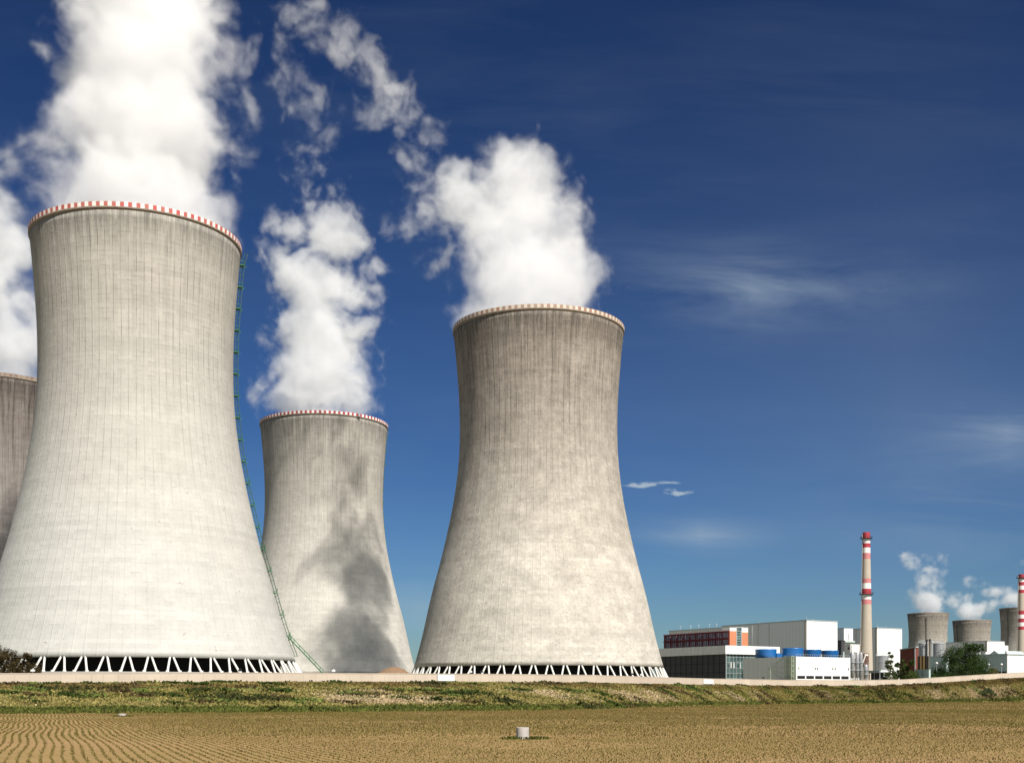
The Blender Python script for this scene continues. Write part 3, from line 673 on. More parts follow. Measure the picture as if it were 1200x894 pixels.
# earth heap behind the wall
def heap(xp0, xp1, yb_, hpx, Yd, label):
    a_ = P(xp0, HZ, Yd); b_ = P(xp1, HZ, Yd); cx_ = (a_.x + b_.x) / 2; L_ = (b_.x - a_.x) / 2
    n = 40; vs_ = []; fs = []; zb = float(ground_z(cx_, Yd)) - .3; top = EYE + (HZ - hpx) / F * Yd - zb
    for i in range(n):
        for j in range(16):
            s_, t_ = i / (n - 1) * 2 - 1, j / 15 * 2 - 1
            h = max(0, 1 - t_ * t_) * (max(0, 1 - ((s_ - .45) / .55) ** 2 * .9) if s_ > -.05 else .28 + .10 * (1 + s_)) * max(0, 1 - abs(s_) ** 8)
            h = h * top + .35 * math.sin(i * 1.7 + j) * math.sin(j * 2.3 - i * .9) * (h > .05)
            vs_.append((cx_ + s_ * L_, Yd + t_ * 9, zb + h))
    for i in range(n - 1):
        for j in range(15): fs.append((i * 16 + j, (i + 1) * 16 + j, (i + 1) * 16 + j + 1, i * 16 + j + 1))
    m = MB(); m.add([Vector(v_) - Vector((cx_, Yd, zb)) for v_ in vs_], fs); o = m.build('earth_heap', M['mound'], None, True, (cx_, Yd, zb)); tag(o, label, 'heap')
heap(398, 487, 788, 781.5, 400, 'heap of brown bare earth behind the wall between two towers')

# manhole rings in the field
def manhole(xp, ybase, wpx, hpx, label, lid=False):
    Yd = EYE * F / (ybase - HZ); p = P(xp, ybase, Yd); r = wpx / 2 / F * Yd; h = hpx / F * Yd
    root = empty('manhole_ring', (p.x, p.y, float(ground_z(p.x, p.y)) - .02), label, 'concrete ring')
    m = MB(); m.lathe([(r, 0), (r, h - .03), (r - .03, h), (r - .10, h), (r - .10, 0)], 40, closed=True); m.build('ring', M['well'], root, False)
    m = MB(); m.lathe([(r - .1, h - .12), (.01, h - .10)], 32); m.build('cover', M['well'], root)
    k = 130; a_ = RNG.uniform(0, 6.28, k); rr = r + np.abs(RNG.normal(.0, .35, k)) + .02
    x_ = p.x + np.cos(a_) * rr * 1.4 + .12; y_ = p.y + np.sin(a_) * rr
    v, f, c = tufts(x_, y_, np.full(k, .2), 3, .8, np.tile(np.array([[.085, .095, .02]]), (k, 1)), .4)
    return v, f, c
M['well'] = simple('well_concrete', (.37, .34, .32), .9, var=.2, scale=3)
v1, f1, c1 = manhole(612.5, 865.5, 15, 14, 'pale round concrete well ring standing alone in the field')
v2, f2, c2 = manhole(143, 839.5, 9, 3.5, 'low grey concrete well ring ringed by weeds at the edge of the crop rows')
f2 = f2 + len(v1)
tag(np_mesh('ring_weeds', np.concatenate([v1, v2]), np.concatenate([f1, f2]), M['veg'], np.concatenate([c1, c2])), 'dark weeds around the concrete rings in the field', 'weeds', kind='stuff')

# ------------------------------------------------------------------ buildings (frame: +a = away-right along the sunlit face, +b = away-left along the shaded face)
AZ = R(32.5)
DA = Vector((math.cos(AZ), math.sin(AZ), 0)); DB = Vector((-math.sin(AZ), math.cos(AZ), 0))
def building(name, xc, Yd, xl, xr, label, cat='building', group=None):
    """corner column xc at depth Yd; extents solved so that the far ends reach columns xl, xr. Empty at corner on the ground, local x=DA, y=DB"""
    c = Vector((pxu(xc) * Yd, Yd, 0)); ul, ur = pxu(xl), pxu(xr)
    La = (ur * c.y - c.x) / (DA.x - ur * DA.y); Lb = (ul * c.y - c.x) / (DB.x - ul * DB.y)
    c.z = float(ground_z(c.x, c.y)) - .2
    root = empty(name, tuple(c), label, cat, group, AZ)
    def H(y): return EYE + (HZ - y) / F * Yd - c.z
    return root, La, Lb, H
def part(name, mat, root, *boxes, smooth=False):
    m = MB()
    for bx in boxes: m.box(*bx)
    return m.build(name, mat, root, smooth)
# --- glazed office with deep white fascia
r_, La, Lb, H = building('glazed_office', 850.3, 560, 772, 912, 'long dark glazed office block under a deep white fascia')
h1, h2 = H(766), H(756)
part('wall', M['darkpan'], r_, (.5, La - .5, .5, Lb, 0, h1))
m = MB(); nb_ = 12
for i in range(nb_): 
    yb0 = .6 + (Lb - 1.2) * i / nb_; m.box(.38, .5, yb0, yb0 + .25, 0, h1)
for k in (.34, .66): m.box(.4, .498, .6, Lb - .6, h1 * k, h1 * k + .2)
m.build('mullions', M['black'], r_)
part('glazing', M['glass'], r_, (.6, La - .6, .38, .498, .4, h1 - .1))
m = MB(); ng_ = max(4, int(La / 2.1))
for i in range(ng_ + 1): xa = .6 + (La - 1.4) * i / ng_; m.box(xa, xa + .16, .2, .378, 0, h1)
for k in range(5): m.box(.6, La - .6, .24, .34, h1 * (k + .6) / 5.2, h1 * (k + .6) / 5.2 + .16)
m.build('window_grid', M['galv'], r_)
part('curtain', M['paintwhite'], r_, *[(x_, x_ + .45, .30, .376, h1 * .50, h1 * .72) for x_ in (3.4, 5.2, 9.0)])
part('corner_column', M['galv'], r_, (.25, .55, .0, .36, 0, h1))
part('roof', M['white'], r_, (-.5, La + .5, -.5, Lb + .5, h1 + .003, h2))
m = MB()
for i in range(9): m.box(-.56, -.502, 1 + i * Lb / 9.2, 1.1 + i * Lb / 9.2, h1 + .1, h2 - .1)
m.build('fascia_joints', M['grey'], r_)
# --- red louvred administration block
r_, La, Lb, H = building('louvred_block', 854.7, 620, 777.5, 877, 'upper block with dark red louvred windows and orange end wall')
h1, h2 = H(757), H(738.8)
part('wall', M['redm'], r_, (0.3, La - .3, .3, Lb, 0, h2))
nw = 10
for row in range(2):
    z0 = h1 + (h2 - h1) * (.10 + .47 * row); z1 = z0 + (h2 - h1) * .33
    for i in range(nw):
        y0 = 1.0 + (Lb - 1.6) * i / nw; y1 = y0 + (Lb - 1.6) / nw * .80
        wr = part('window', M['dglass'], r_, (.14, .298, y0, y1, z0, z1))
m = MB()
for i in range(nw * 3 + 1): y0 = .7 + (Lb - 1.2) * i / (nw * 3); m.box(-.1, .1, y0 - .07, y0 + .07, h1, h2 + .4 + .25 * (i % 3 == 0))
for z0 in (.02, .46, .52, .93): m.box(-.12, .12, .5, Lb, h1 + (h2 - h1) * z0, h1 + (h2 - h1) * z0 + .35)
m.build('louvre_frame', M['redm'], r_)
wA = La * .37; wB = La * .64; hh = H(735)
part('orange_panel', M['orange'], r_, (.25, wA, .0, .296, 0, H(739)), (wB, La - .2, .0, .296, 0, H(740)))
part('upper_wall', M['cream'], r_, (.32, wA, .02, 6, H(739) + .003, hh), (wB, La - .2, .02, 6, H(740) + .003, hh))
part('stair_window', M['glass'], r_, (wA, wB, .06, .29, H(757), H(735.6)))
m = MB()
for k in range(7): z_ = H(757) + (H(736) - H(757)) * k / 7; m.box(wA, wB, -.02, .055, z_, z_ + .18)
m.box(wA - .12, wA + .25, -.12, -.022, 0, hh); m.box(wB - .25, wB + .12, -.12, -.022, 0, hh)
m.build('window_frame', M['galv'], r_)
part('roof', M['galv'], r_, (.1, La, .1, Lb + .1, hh + .003, hh + .45) if False else (wA - .3, La, 0.0, 7, hh + .003, hh + .4))
# --- reactor halls
def hall(xc, Yd, xl, xr, ytop, label, lm, rm, pil):
    r_, La, Lb, H = building('reactor_hall', xc, Yd, xl, xr, label, group='tall windowless halls')
    h = H(ytop)
    part('shaded_wall', lm, r_, (0, .5, .4, Lb, 0, h)); part('sunlit_wall', rm, r_, (0, La, 0, .398, 0, h))
    part('rear_wall', lm, r_, (La - .5, La, .4, Lb, 0, h), (.502, La - .502, Lb - .5, Lb, 0, h))
    part('roof', M['galv'], r_, (-.2, La + .2, -.2, Lb + .2, h + .003, h + .5))
    m = MB()
    for k in pil: m.box(-.35, -.003, Lb * k, Lb * k + .9, 4, h - 1.0)
    if pil: m.build('pilaster', M['paintwhite'], r_)
    m = MB(); m.box(-.15, -.004, .6, 1.6, 0, h - .2)
    for k in (.42, .55): m.box(-.1, -.004, Lb * k, Lb * k + .35, 0, h - .2)
    m.build('downpipes', M['brown'], r_)
    m = MB()
    for k in (.22, .44, .62, .82): m.box(La * k, La * k + .12, -.05, -.003, 0, h - .3)
    m.build('panel_seams', M['galv'], r_)
    m = MB()
    for k in (.1, .3, .5, .72, .9): m.tube((La * .5, Lb * k, h + .4), (La * .5, Lb * k, h + 2.2), .12, n=5)
    m.tube((.6, .6, h + .4), (.6, .6, h + 3), .1, n=5); m.build('roof_mast', M['galv'], r_)
    return r_, La, Lb, H
r_, La, Lb, H = hall(945.3, 750, 846, 981.3, 726.9, 'large grey hall with bright white end wall behind the blue fan stacks', M['white'], M['white'], (.62, .74, .84))
r_, La, Lb, H = hall(1028, 845, 984, 1057, 735.7, 'tall hall with blank white end wall behind the chimney', M['cream'], M['white'], ())
# low pale hall behind the louvred block
r_, La, Lb, H = building('rear_hall', 846, 840, 784, 852, 'pale roofline of a long hall showing above the red louvred block')
part('wall', M['cream'], r_, (0, La, 0, Lb, 0, H(735.2))); part('roof', M['galv'], r_, (-.3, La + .3, -.3, Lb + .3, H(735.2) + .003, H(734.6)))
m = MB(); hq = H(734.6)
for k in (.12, .25, .45, .6, .8): m.tube((1, Lb * k, hq), (1, Lb * k, hq + 2.4), .14, n=5); m.tube((.6, Lb * k, hq + 2.4), (1.9, Lb * k, hq + 2.5), .22, n=5)
m.build('roof_lamp', M['galv'], r_)
# link block between the halls
r_, La, Lb, H = building('link_block', 989, 800, 981.5, 999.5, 'narrow white block wedged between the two tall halls')
hh = H(736.2); part('shaded_wall', M['white'], r_, (0, .4, .4, Lb, 0, hh)); part('sunlit_wall', M['white'], r_, (0, La, 0, .398, 0, hh)); part('roof', M['galv'], r_, (-.1, La + .1, -.1, Lb + .1, hh + .003, hh + .4))
part('roof_ledge', M['teal'], r_, (-.4, La + .6, -1.2, -.003, H(752.2), H(750.4)))
part('door_pipe', M['grey'], r_, (La * .48, La * .55, -.3, -.003, H(750), H(742)))
r_, La, Lb, H = building('recessed_block', 986, 700, 981.8, 990.5, 'small dark recessed block beside the white fan building')
part('wall', M['darkpan'], r_, (0, La, 0, Lb, 0, H(750.4))); part('roof', M['black'], r_, (-.1, La + .1, -.1, Lb + .1, H(750.4) + .003, H(749.9)))
part('lower_wall', M['tealroof'], r_, (-.3, La + .3, -1.6, -.003, 0, H(763.5)))
r_, La, Lb, H = building('plant_room', 996.5, 640, 989.5, 1007.5, 'pale grey plant room with a stepped roof left of the chimney foot')
part('shaded_wall', M['cream'], r_, (0, La * .99, 0, Lb, 0, H(755.5))); part('upper_storey', M['cream'], r_, (.3, La * .8, -.6, Lb * .6, H(764), H(756.2)))
part('roof', M['paintwhite'], r_, (-.3, La * .99 + .2, -.2, Lb + .3, H(755.5) + .003, H(754.6))); part('vent', M['black'], r_, (-.2, -.003, .5, 1.5, H(760.5), H(758)))
# --- white fan-cooled building with blue fan stacks
r_, La, Lb, H = building('fan_building', 933.3, 520, 870.8, 995.8, 'low white fan building with black louvre openings along its base')
hh = H(769); part('shaded_wall', M['white'], r_, (0, .4, .4, Lb, 0, hh)); part('sunlit_wall', M['white'], r_, (0, La, 0, .398, 0, hh))
part('rear_wall', M['beige'], r_, (La - .4, La, .4, Lb, 0, hh), (.402, La - .402, Lb - .4, Lb, 0, hh)); part('roof_slab', M['cream'], r_, (.402, La - .402, .4, Lb - .402, hh - .6, hh - .15))
zo0 = H(795.0); zo1 = H(791.3)
for i in range(6):
    xa = La * (.015 + .164 * i); part('louvre_opening', M['black'], r_, (xa, xa + La * .142, -.06, -.003, zo0, zo1))
for k in (.035, .335, .375, .665, .71, .965):
    part('vent', M['black'], r_, (La * k, La * k + .55, -.08, -.003, H(784), H(781.5)))
part('corner_post', M['paintwhite'], r_, (-.25, -.003, -.05, .35, 0, hh + .2), (La + .003, La + .3, -.05, .35, 0, hh + .2))
# steel stair against the shaded wall
m = MB(); zt = hh + .3
for yy_ in (1.2, 5.2, 15.0):
    for xo in (-1.6, -.3): m.tube((xo, yy_, 0), (xo, yy_, zt if yy_ < 14 else zt * .55), .10, n=5)
for k in range(5):
    z_ = zt * (k + 1) / 5
    m.box(-1.7, -.2, 1.1, 5.3, z_ - .12, z_)
    m.tube((-1.65, 1.2, z_ - zt / 5), (-1.65, 5.2, z_), .09, n=4); m.tube((-1.65, 1.2, z_), (-1.65, 5.2, z_ - zt / 5), .09, n=4)
m.tube((-1.65, 5.2, zt), (-1.65, 12.5, zt * .55), .13, n=4); m.tube((-1.65, 5.2, zt * .3), (-1.65, 15, zt * .85 * .6), .11, n=4); m.tube((-1.65, 5.2, zt * .02), (-1.65, 15, zt * .55), .11, n=4)
m.tube((-1.65, 5.2, zt * .55), (-1.65, 15, zt * .55), .11, n=4); m.tube((-1.65, 5.2, zt * .9), (-1.65, 13, zt * .66), .1, n=4)
m.build('steel_stair', simple('pale_green_steel', (.42, .50, .36), .5), r_)
# railings on the roof edge
m = MB()
for i in range(24): m.tube((La * i / 23, .3, hh), (La * i / 23, .3, hh + 1.0), .05, n=4)
m.tube((0, .3, hh + 1.0), (La, .3, hh + 1.0), .05, n=4); m.build('railing', M['galv'], r_)
fanspec = [(897.5, 546, 12.8, 771, 760.6, 'leftmost and nearest'), (929, 545, 12.8, 769.5, 759.3, 'second from the left'), (952, 560, 10.5, 770, 761, 'third from the left'), (972.5, 575, 10.3, 771, 762, 'rightmost')]
for (xf, Yf, rpx, yb_, yt_, lab) in fanspec:
    p = P(xf, yb_, Yf + 14); Yq = Yf + 14; r = rpx / F * Yq * .98; z1 = EYE + (HZ - yt_) / F * Yq; z0 = min(p.z, hh + r_.location.z - .1)
    fr_ = empty('fan_stack', (p.x, p.y, z0), lab + ' of the four blue fan stacks on the white fan building', 'fan stack', 'blue fan stacks')
    h_ = z1 - z0; m = MB(); m.lathe([(r * .93, 0), (r * .955, h_ * .5), (r, h_ * .93), (r, h_), (r - .15, h_), (r * .9, h_ * .5), (r * .88, 0)], 48, closed=True); m.build('stack_shell', M['blue'], fr_, True)
    m = MB(); m.lathe([(r * .93, -.6), (r * .93, -.003)], 48); m.lathe([(r * .9, h_ * .45), (.01, h_ * .5)], 24); m.build('fan_deck', M['black'], fr_)
# pipe header between stacks
p = P(913, 766, 560); m = MB(); m.box(-1.5, 1.5, -2, 2, -3, .3); o = m.build('blue_duct', M['blue'], None, False, (p.x, p.y, p.z)); tag(o, 'dark blue duct housing between the first two fan stacks', 'duct')

# --- vertical silver vessels left of the chimney foot
for xv, wv, yt_, lab in ((998.8, 2.4, 763.5, 'leftmost tall silver vessel beside the white fan building'), (1004.5, 2.2, 764.5, 'second tall silver vessel with a pipe to its neighbour'), (1008.8, 1.8, 763.8, 'third silver vessel, topped by pale pipework'), (1014.6, 2.3, 778, 'shortest silver vessel under the rusty pipe rack')):
    p = P(xv, HZ, 560); z0 = float(ground_z(p.x, p.y)); z1 = EYE + (HZ - yt_) / F * 560 - z0; r = wv / F * 560
    vr = empty('steel_vessel', (p.x, p.y, z0), lab, 'vessel', 'silver vessels at the chimney foot')
    m = MB(); m.lathe([(.01, .8), (r, 1.4), (r, z1 - .7), (r * .7, z1 - .2), (.01, z1)], 24); m.build('tank', M['steel'], vr, True)
    m = MB(); 
    for a_ in range(4): m.tube((math.cos(a_ * 1.57) * r * .8, math.sin(a_ * 1.57) * r * .8, 0), (math.cos(a_ * 1.57) * r * .8, math.sin(a_ * 1.57) * r * .8, 1.6), .12, n=5)
    m.build('support_legs', M['galv'], vr)
    m = MB()
    for zz_ in (z1 * .35, z1 * .62): m.lathe([(r, zz_), (r + .3, zz_), (r + .3, zz_ + .3), (r, zz_ + .3)], 20)
    m.tube((r + .15, 0, .5), (r + .15, 0, z1 + .8), .1, n=5); m.build('flange', M['galv'], vr)
p = P(1009, HZ, 572); z0 = float(ground_z(p.x, p.y)); rk = empty('pipe_rack', (p.x, p.y, z0), 'rusty steel pipe rack wrapped around the chimney foot', 'pipe rack')
m = MB(); wk = 16 / F * 572
zt = EYE + (HZ - 765) / F * 572 - z0; zm = EYE + (HZ - 778) / F * 572 - z0
for i in range(7):
    xx_ = -wk * .45 + wk * i / 6
    for yy_ in (0, 3): m.tube((xx_, yy_, 0), (xx_, yy_, zt * (.78 if i < 3 else 1)), .16, n=5)
for z_ in (zm, (zm + zt) / 2, zt):
    m.box(-wk * (.45 if z_ < zt else 0), wk * .57, -.2, 3.2, z_ - .3, z_)
m.build('steel_frame', M['rust'], rk)
m = MB()
for i in range(7): m.tube((-wk * .4, .2 + i * .35, zm + .5 + (i % 3) * .9), (wk * .6, .2 + i * .35, zm + .5 + (i % 3) * .9), .28, n=7)
for i in range(4): m.tube((wk * (.1 + i * .12), -.3, zm - 1.5 * i), (wk * (.1 + i * .12), -.3, zt - .5 * i), .22, n=7)
m.build('pipes', M['rust'], rk)
part('rusty_cladding', M['rust'], rk, (wk * .02, wk * .36, .6, 3, zm - 1, zt - .4))
part('dark_cladding', M['black'], rk, (wk * .38, wk * .62, 1.0, 4, 1.5, zt - 1.5))
m = MB(); m.tube((-wk * .1, -.5, zm - 3), (wk * .33, -.5, zt - .5), .25, n=6); m.tube((wk * .25, -.4, zt - 1), (wk * .5, -.4, zt - 1), .4, n=6); m.build('bright_pipe', M['cream'], rk)

# --- chimneys
def chimney(xc, Yd, ytop, rt_px, rb_px, bands, label, plat, zref=None):
    p = P(xc, HZ, Yd); z0 = float(ground_z(p.x, p.y)) - .5; root = empty('banded_chimney', (p.x, p.y, z0), label, 'chimney', 'striped chimneys')
    def Hh(y): return EYE + (HZ - y) / F * Yd - z0
    ht = Hh(ytop); rt_, rb_ = rt_px / F * Yd, rb_px / F * Yd
    def rad(z): t_ = 1 - z / ht; return rt_ + (rb_ - rt_) * (t_ ** 1.15)
    prev = 0.0; mats = {'c': 'stack', 'r': 'paintred', 'w': 'paintwhite', 'p': 'pinkish'}; names = {'c': 'shaft', 'r': 'red_band', 'w': 'white_band', 'p': 'pink_band'}
    segs = [(Hh(yb_), Hh(yt_), k) for yb_, yt_, k in bands]; z_first = segs[0][0]
    segs = [(0.0, z_first, 'c')] + segs
    for a_, b_, k in segs:
        m = MB(); n_ = max(2, int((b_ - a_) / 8)); pr_ = [(rad(a_ + (b_ - a_) * i / n_), a_ + (b_ - a_) * i / n_) for i in range(n_ + 1)]; m.lathe(pr_, 32); m.build(names[k], M[mats[k]], root, True)
    m = MB(); m.lathe([(rt_, ht), (rt_ * .8, ht + .01), (rt_ * .8, ht - 3), (.01, ht - 3)], 32); m.build('mouth', M['black'], root)
    for y_ in plat:
        z_ = Hh(y_); r = rad(z_); m = MB(); m.lathe([(r + .02, z_), (r + 1.3, z_), (r + 1.3, z_ + .3), (r + .02, z_ + .3)], 32, closed=True)
        for i in range(16): a_ = i * math.pi / 8; m.tube((math.cos(a_) * (r + 1.25), math.sin(a_) * (r + 1.25), z_ + .3), (math.cos(a_) * (r + 1.25), math.sin(a_) * (r + 1.25), z_ + 1.4), .07, n=4)
        m.lathe([(r + 1.2, z_ + 1.4), (r + 1.3, z_ + 1.5)], 32); m.build('platform', M['black'], root)
    m = MB(); a_ = R(-165)
    for i in range(20):
        za, zb_ = 3 + (ht - 4) * i / 20, 3 + (ht - 4) * (i + 1) / 20; m.tube((math.cos(a_) * (rad(za) + .35), math.sin(a_) * (rad(za) + .35), za), (math.cos(a_) * (rad(zb_) + .35), math.sin(a_) * (rad(zb_) + .35), zb_), .16, n=4)
    m.build('ladder', M['brown'], root)
q = lambda v_: 600 + v_ / 5.4545
chimney(1015.2, 760, q(130), 4.3, 7.9, [(q(590), q(558), 'p'), (q(558), q(525), 'w'), (q(525), q(490), 'r'), (q(490), q(455), 'w'), (q(455), q(425), 'p'), (q(425), q(300), 'c'), (q(300), q(262), 'p'), (q(262), q(228), 'w'), (q(228), q(200), 'r'), (q(200), q(172), 'w'), (q(172), q(130), 'r')],
        'tall tapering chimney with faded red and white bands beside the white halls', (q(527), q(170)))
chimney(1197.6, 960, q(398), 4.2, 6.6, [(q(752), q(730), 'r'), (q(730), q(705), 'w'), (q(705), q(680), 'r'), (q(680), q(655), 'w'), (q(655), q(630), 'r'), (q(630), q(518), 'c'), (q(518), q(496), 'r'), (q(496), q(470), 'w'), (q(470), q(447), 'r'), (q(447), q(425), 'w'), (q(425), q(398), 'r')],
        'shorter chimney with crisp crimson bands cut by the right edge', (q(422),))

# --- tanks and sheds to the right
def tank(xc, Yd, rpx, yt_, yb_, mat, label, name='storage_tank', dome=True, base=None):
    p = P(xc, HZ, Yd); g0 = float(ground_z(p.x, p.y)); r = rpx / F * Yd; root = empty(name, (p.x, p.y, g0), label, 'tank')
    zt = EYE + (HZ - yt_) / F * Yd - g0; zb = 0 if yb_ is None else EYE + (HZ - yb_) / F * Yd - g0
    m = MB(); m.lathe([(r, zb), (r, zt)], 40); m.build('tank_wall', mat, root, True)
    m = MB(); m.lathe([(r + .15, zt - .3), (r + .15, zt + .003), (.01, zt + (r * .12 if dome else .05))], 40); m.build('roof', M['galv'], root)
    m = MB()
    for k in range(14): a_ = k * math.pi / 7; m.tube((math.cos(a_) * r, math.sin(a_) * r, zt), (math.cos(a_) * r, math.sin(a_) * r, zt + 1.1), .06, n=4)
    m.lathe([(r, zt + 1.05), (r, zt + 1.2)], 40); m.build('railing', M['galv'], root)
    if base: m = MB(); m.box(-r, r, -r, r, 0, zb - .003); m.build('base_house', base, root)
    m = MB()
    for k in range(3):
        zz_ = zb + (zt - zb) * (k + .6) / 3.4; m.lathe([(r + .01, zz_), (r + .10, zz_), (r + .10, zz_ + .25), (r + .01, zz_ + .25)], 40)
    m.build('hoop', M['galv'], root)
    return root
tank(1034, 640, 7.2, 768.3, None, M['steel'], 'stubby round grey tank just right of the chimney foot')
r_, La, Lb, H = building('loading_canopy', 1031, 560, 1018, 1040, 'low dark canopy with white roof end below the round grey tank')
part('roof', M['galv'], r_, (-.3, La + .2, -.2, Lb + .2, H(788), H(785.2))); part('roof_end', M['paintwhite'], r_, (.2, La + .4, -.5, -.203, H(787.2), H(785.0)))
part('back_wall', M['darkpan'], r_, (1.5, La - .3, 2.0, Lb, 0, H(788) - .003)); part('post', M['galv'], r_, *[(x_, x_ + .25, y_, y_ + .25, 0, H(788) - .003) for x_ in (.1, La - .4) for y_ in (.1, Lb * .5, Lb - .4)])
r_, La, Lb, H = building('brick_block', 1073, 590, 1054.7, 1076.5, 'dark red brick block with a sloping top behind the young trees')
hb = H(758.5)
m = MB(); m.add([(0,0,0),(La,0,0),(La,Lb,0),(0,Lb,0),(0,0,hb),(La,0,hb),(La,Lb,hb - 1.0),(0,Lb,hb - 1.0)], [(0,1,5,4),(1,2,6,5),(2,3,7,6),(3,0,4,7),(4,5,6,7)]); m.build('wall', M['brick'], r_)
m = MB(); m.add([(-.3,-.3,hb+.05),(La+.3,-.3,hb+.05),(La+.3,Lb+.3,hb-.95),(-.3,Lb+.3,hb-.95),(-.3,-.3,hb+.5),(La+.3,-.3,hb+.5),(La+.3,Lb+.3,hb-.5),(-.3,Lb+.3,hb-.5)], [(0,3,2,1),(4,5,6,7),(0,1,5,4),(1,2,6,5),(2,3,7,6),(3,0,4,7)]); m.build('roof', M['tealroof'], r_)
part('downpipe', M['galv'], r_, (-.3, -.003, .1, .6, 0, hb))
tank(1081.8, 570, 5.0, 753.2, 768.5, M['steel'], 'silver silo standing on an ochre and brown base house', 'silo', base=M['yellow'])
p = P(1089, HZ, 566); g0 = float(ground_z(p.x, p.y)); er = empty('exhaust_pipes', (p.x, p.y, g0), 'group of dark vent pipes between the silo and the round silver tank', 'vent pipes')
for dx, yt_ in ((-1.2, 751), (.3, 750.5), (1.3, 753)):
    zt = EYE + (HZ - yt_) / F * 566 - g0; m = MB(); m.tube((dx, 0, 0), (dx, 0, zt), .32, n=8); m.tube((dx, 0, zt), (dx, 0, zt + .8), .6, .45, n=8); m.build('pipe', M['black'] if dx < 1 else M['galv'], er)
tank(1100, 610, 6.7, 753.5, None, M['steel'], 'round silver tank above the pale teal shed')
r_, La, Lb, H = building('teal_shed', 1109, 540, 1088.7, 1112, 'flat pale teal shed wall left of the round tree')
part('wall', M['teal'], r_, (0, La, 0, Lb, 0, H(768.8))); part('roof', M['tealroof'], r_, (-.2, La + .2, -.2, Lb + .2, H(768.8) + .003, H(768.2))); part('door', M['black'], r_, (-.06, -.003, Lb * .35, Lb * .75, .2, H(787)))
r_, La, Lb, H = building('kiosk', 1073.5+15, 500, 1073, 1090.5, 'low pale green kiosk right behind the wall')
part('wall', M['teal'], r_, (0, La, 0, Lb, 0, H(784.2))); part('roof', M['tealroof'], r_, (-.15, La + .15, -.15, Lb + .15, H(784.2) + .003, H(783.8))); part('door', M['grey'], r_, (-.05, -.003, Lb * .4, Lb * .52, .2, H(786)))
r_, La, Lb, H = building('grey_hall', 1157, 760, 1108, 1181.5, 'flat grey hall with white end wall above the round tree')
hh = H(751); part('shaded_wall', M['white'], r_, (0, .4, .4, Lb, 0, hh)); part('sunlit_wall', M['white'], r_, (0, La * .82, 0, .398, 0, hh), (La * .82 + .01, La, 0, .398, 0, hh - 2.3)); part('roof', M['galv'], r_, (-.2, La * .82, -.2, Lb, hh + .003, hh + .35))
part('panel_seams', M['brown'], r_, (-.08, -.003, Lb * .02, Lb * .02 + .8, 0, hh - .1), (-.08, -.003, Lb * .5, Lb * .5 + .4, 0, hh - .1))
r_, La, Lb, H = building('warehouse', 1180.5, 545, 1136, 1216, 'low grey green warehouse with white end and a small roof gable')
hh = H(766.8); part('shaded_wall', M['teal'], r_, (0, .4, .4, Lb, 0, hh)); part('sunlit_wall', M['white'], r_, (0, La, 0, .398, 0, hh))
part('roof', M['tealroof'], r_, (-.3, La + .3, -.3, Lb + .3, hh + .003, hh + .5)); part('plinth', M['black'], r_, (-.1, -.003, .4, Lb, 0, H(786.4)))
m = MB(); gy0, gy1 = Lb * .22, Lb * .46; gt = H(761.5)
m.add([(0, gy0, hh + .5), (0, gy1, hh + .5), (0, (gy0 + gy1) / 2, gt), (La * .9, gy0, hh + .5), (La * .9, gy1, hh + .5), (La * .9, (gy0 + gy1) / 2, gt)], [(0, 2, 1), (3, 4, 5), (0, 3, 5, 2), (1, 2, 5, 4)]); m.build('roof_gable', M['teal'], r_)
for i, k in enumerate((.05, .6, .78)): part('roof_vent', M['paintwhite'], r_, (1, 2.0, Lb * k, Lb * k + 1, hh + .502, hh + 1.6))
# lamp posts behind the wall
for xl, yt_, Yl, lab in ((1173.7, 779.5, 520, 'white lamp on a thin post before the grey green warehouse'), (1158.7, 779.5, 522, 'white lamp on a thin post beside the olive bush'), (1097.7, 778, 505, 'thin pale lamp post before the round tree'), (1145, 761, 548, 'small white floodlight high above the round tree')):
    p = P(xl, HZ, Yl); g0 = float(ground_z(p.x, p.y)); z_ = EYE + (HZ - yt_) / F * Yl - g0
    lr = empty('lamp_post', (p.x, p.y, g0), lab, 'lamp post', 'lamp posts behind the wall'); m = MB(); m.tube((0, 0, 0), (0, 0, z_), .11, .08, 6); m.build('post', M['galv'], lr)
    m = MB(); m.lathe([(.01, z_), (.45, z_ + .1), (.5, z_ + .5), (.3, z_ + .8), (.01, z_ + .9)], 12); m.build('lamp', M['paintwhite'], lr, True)

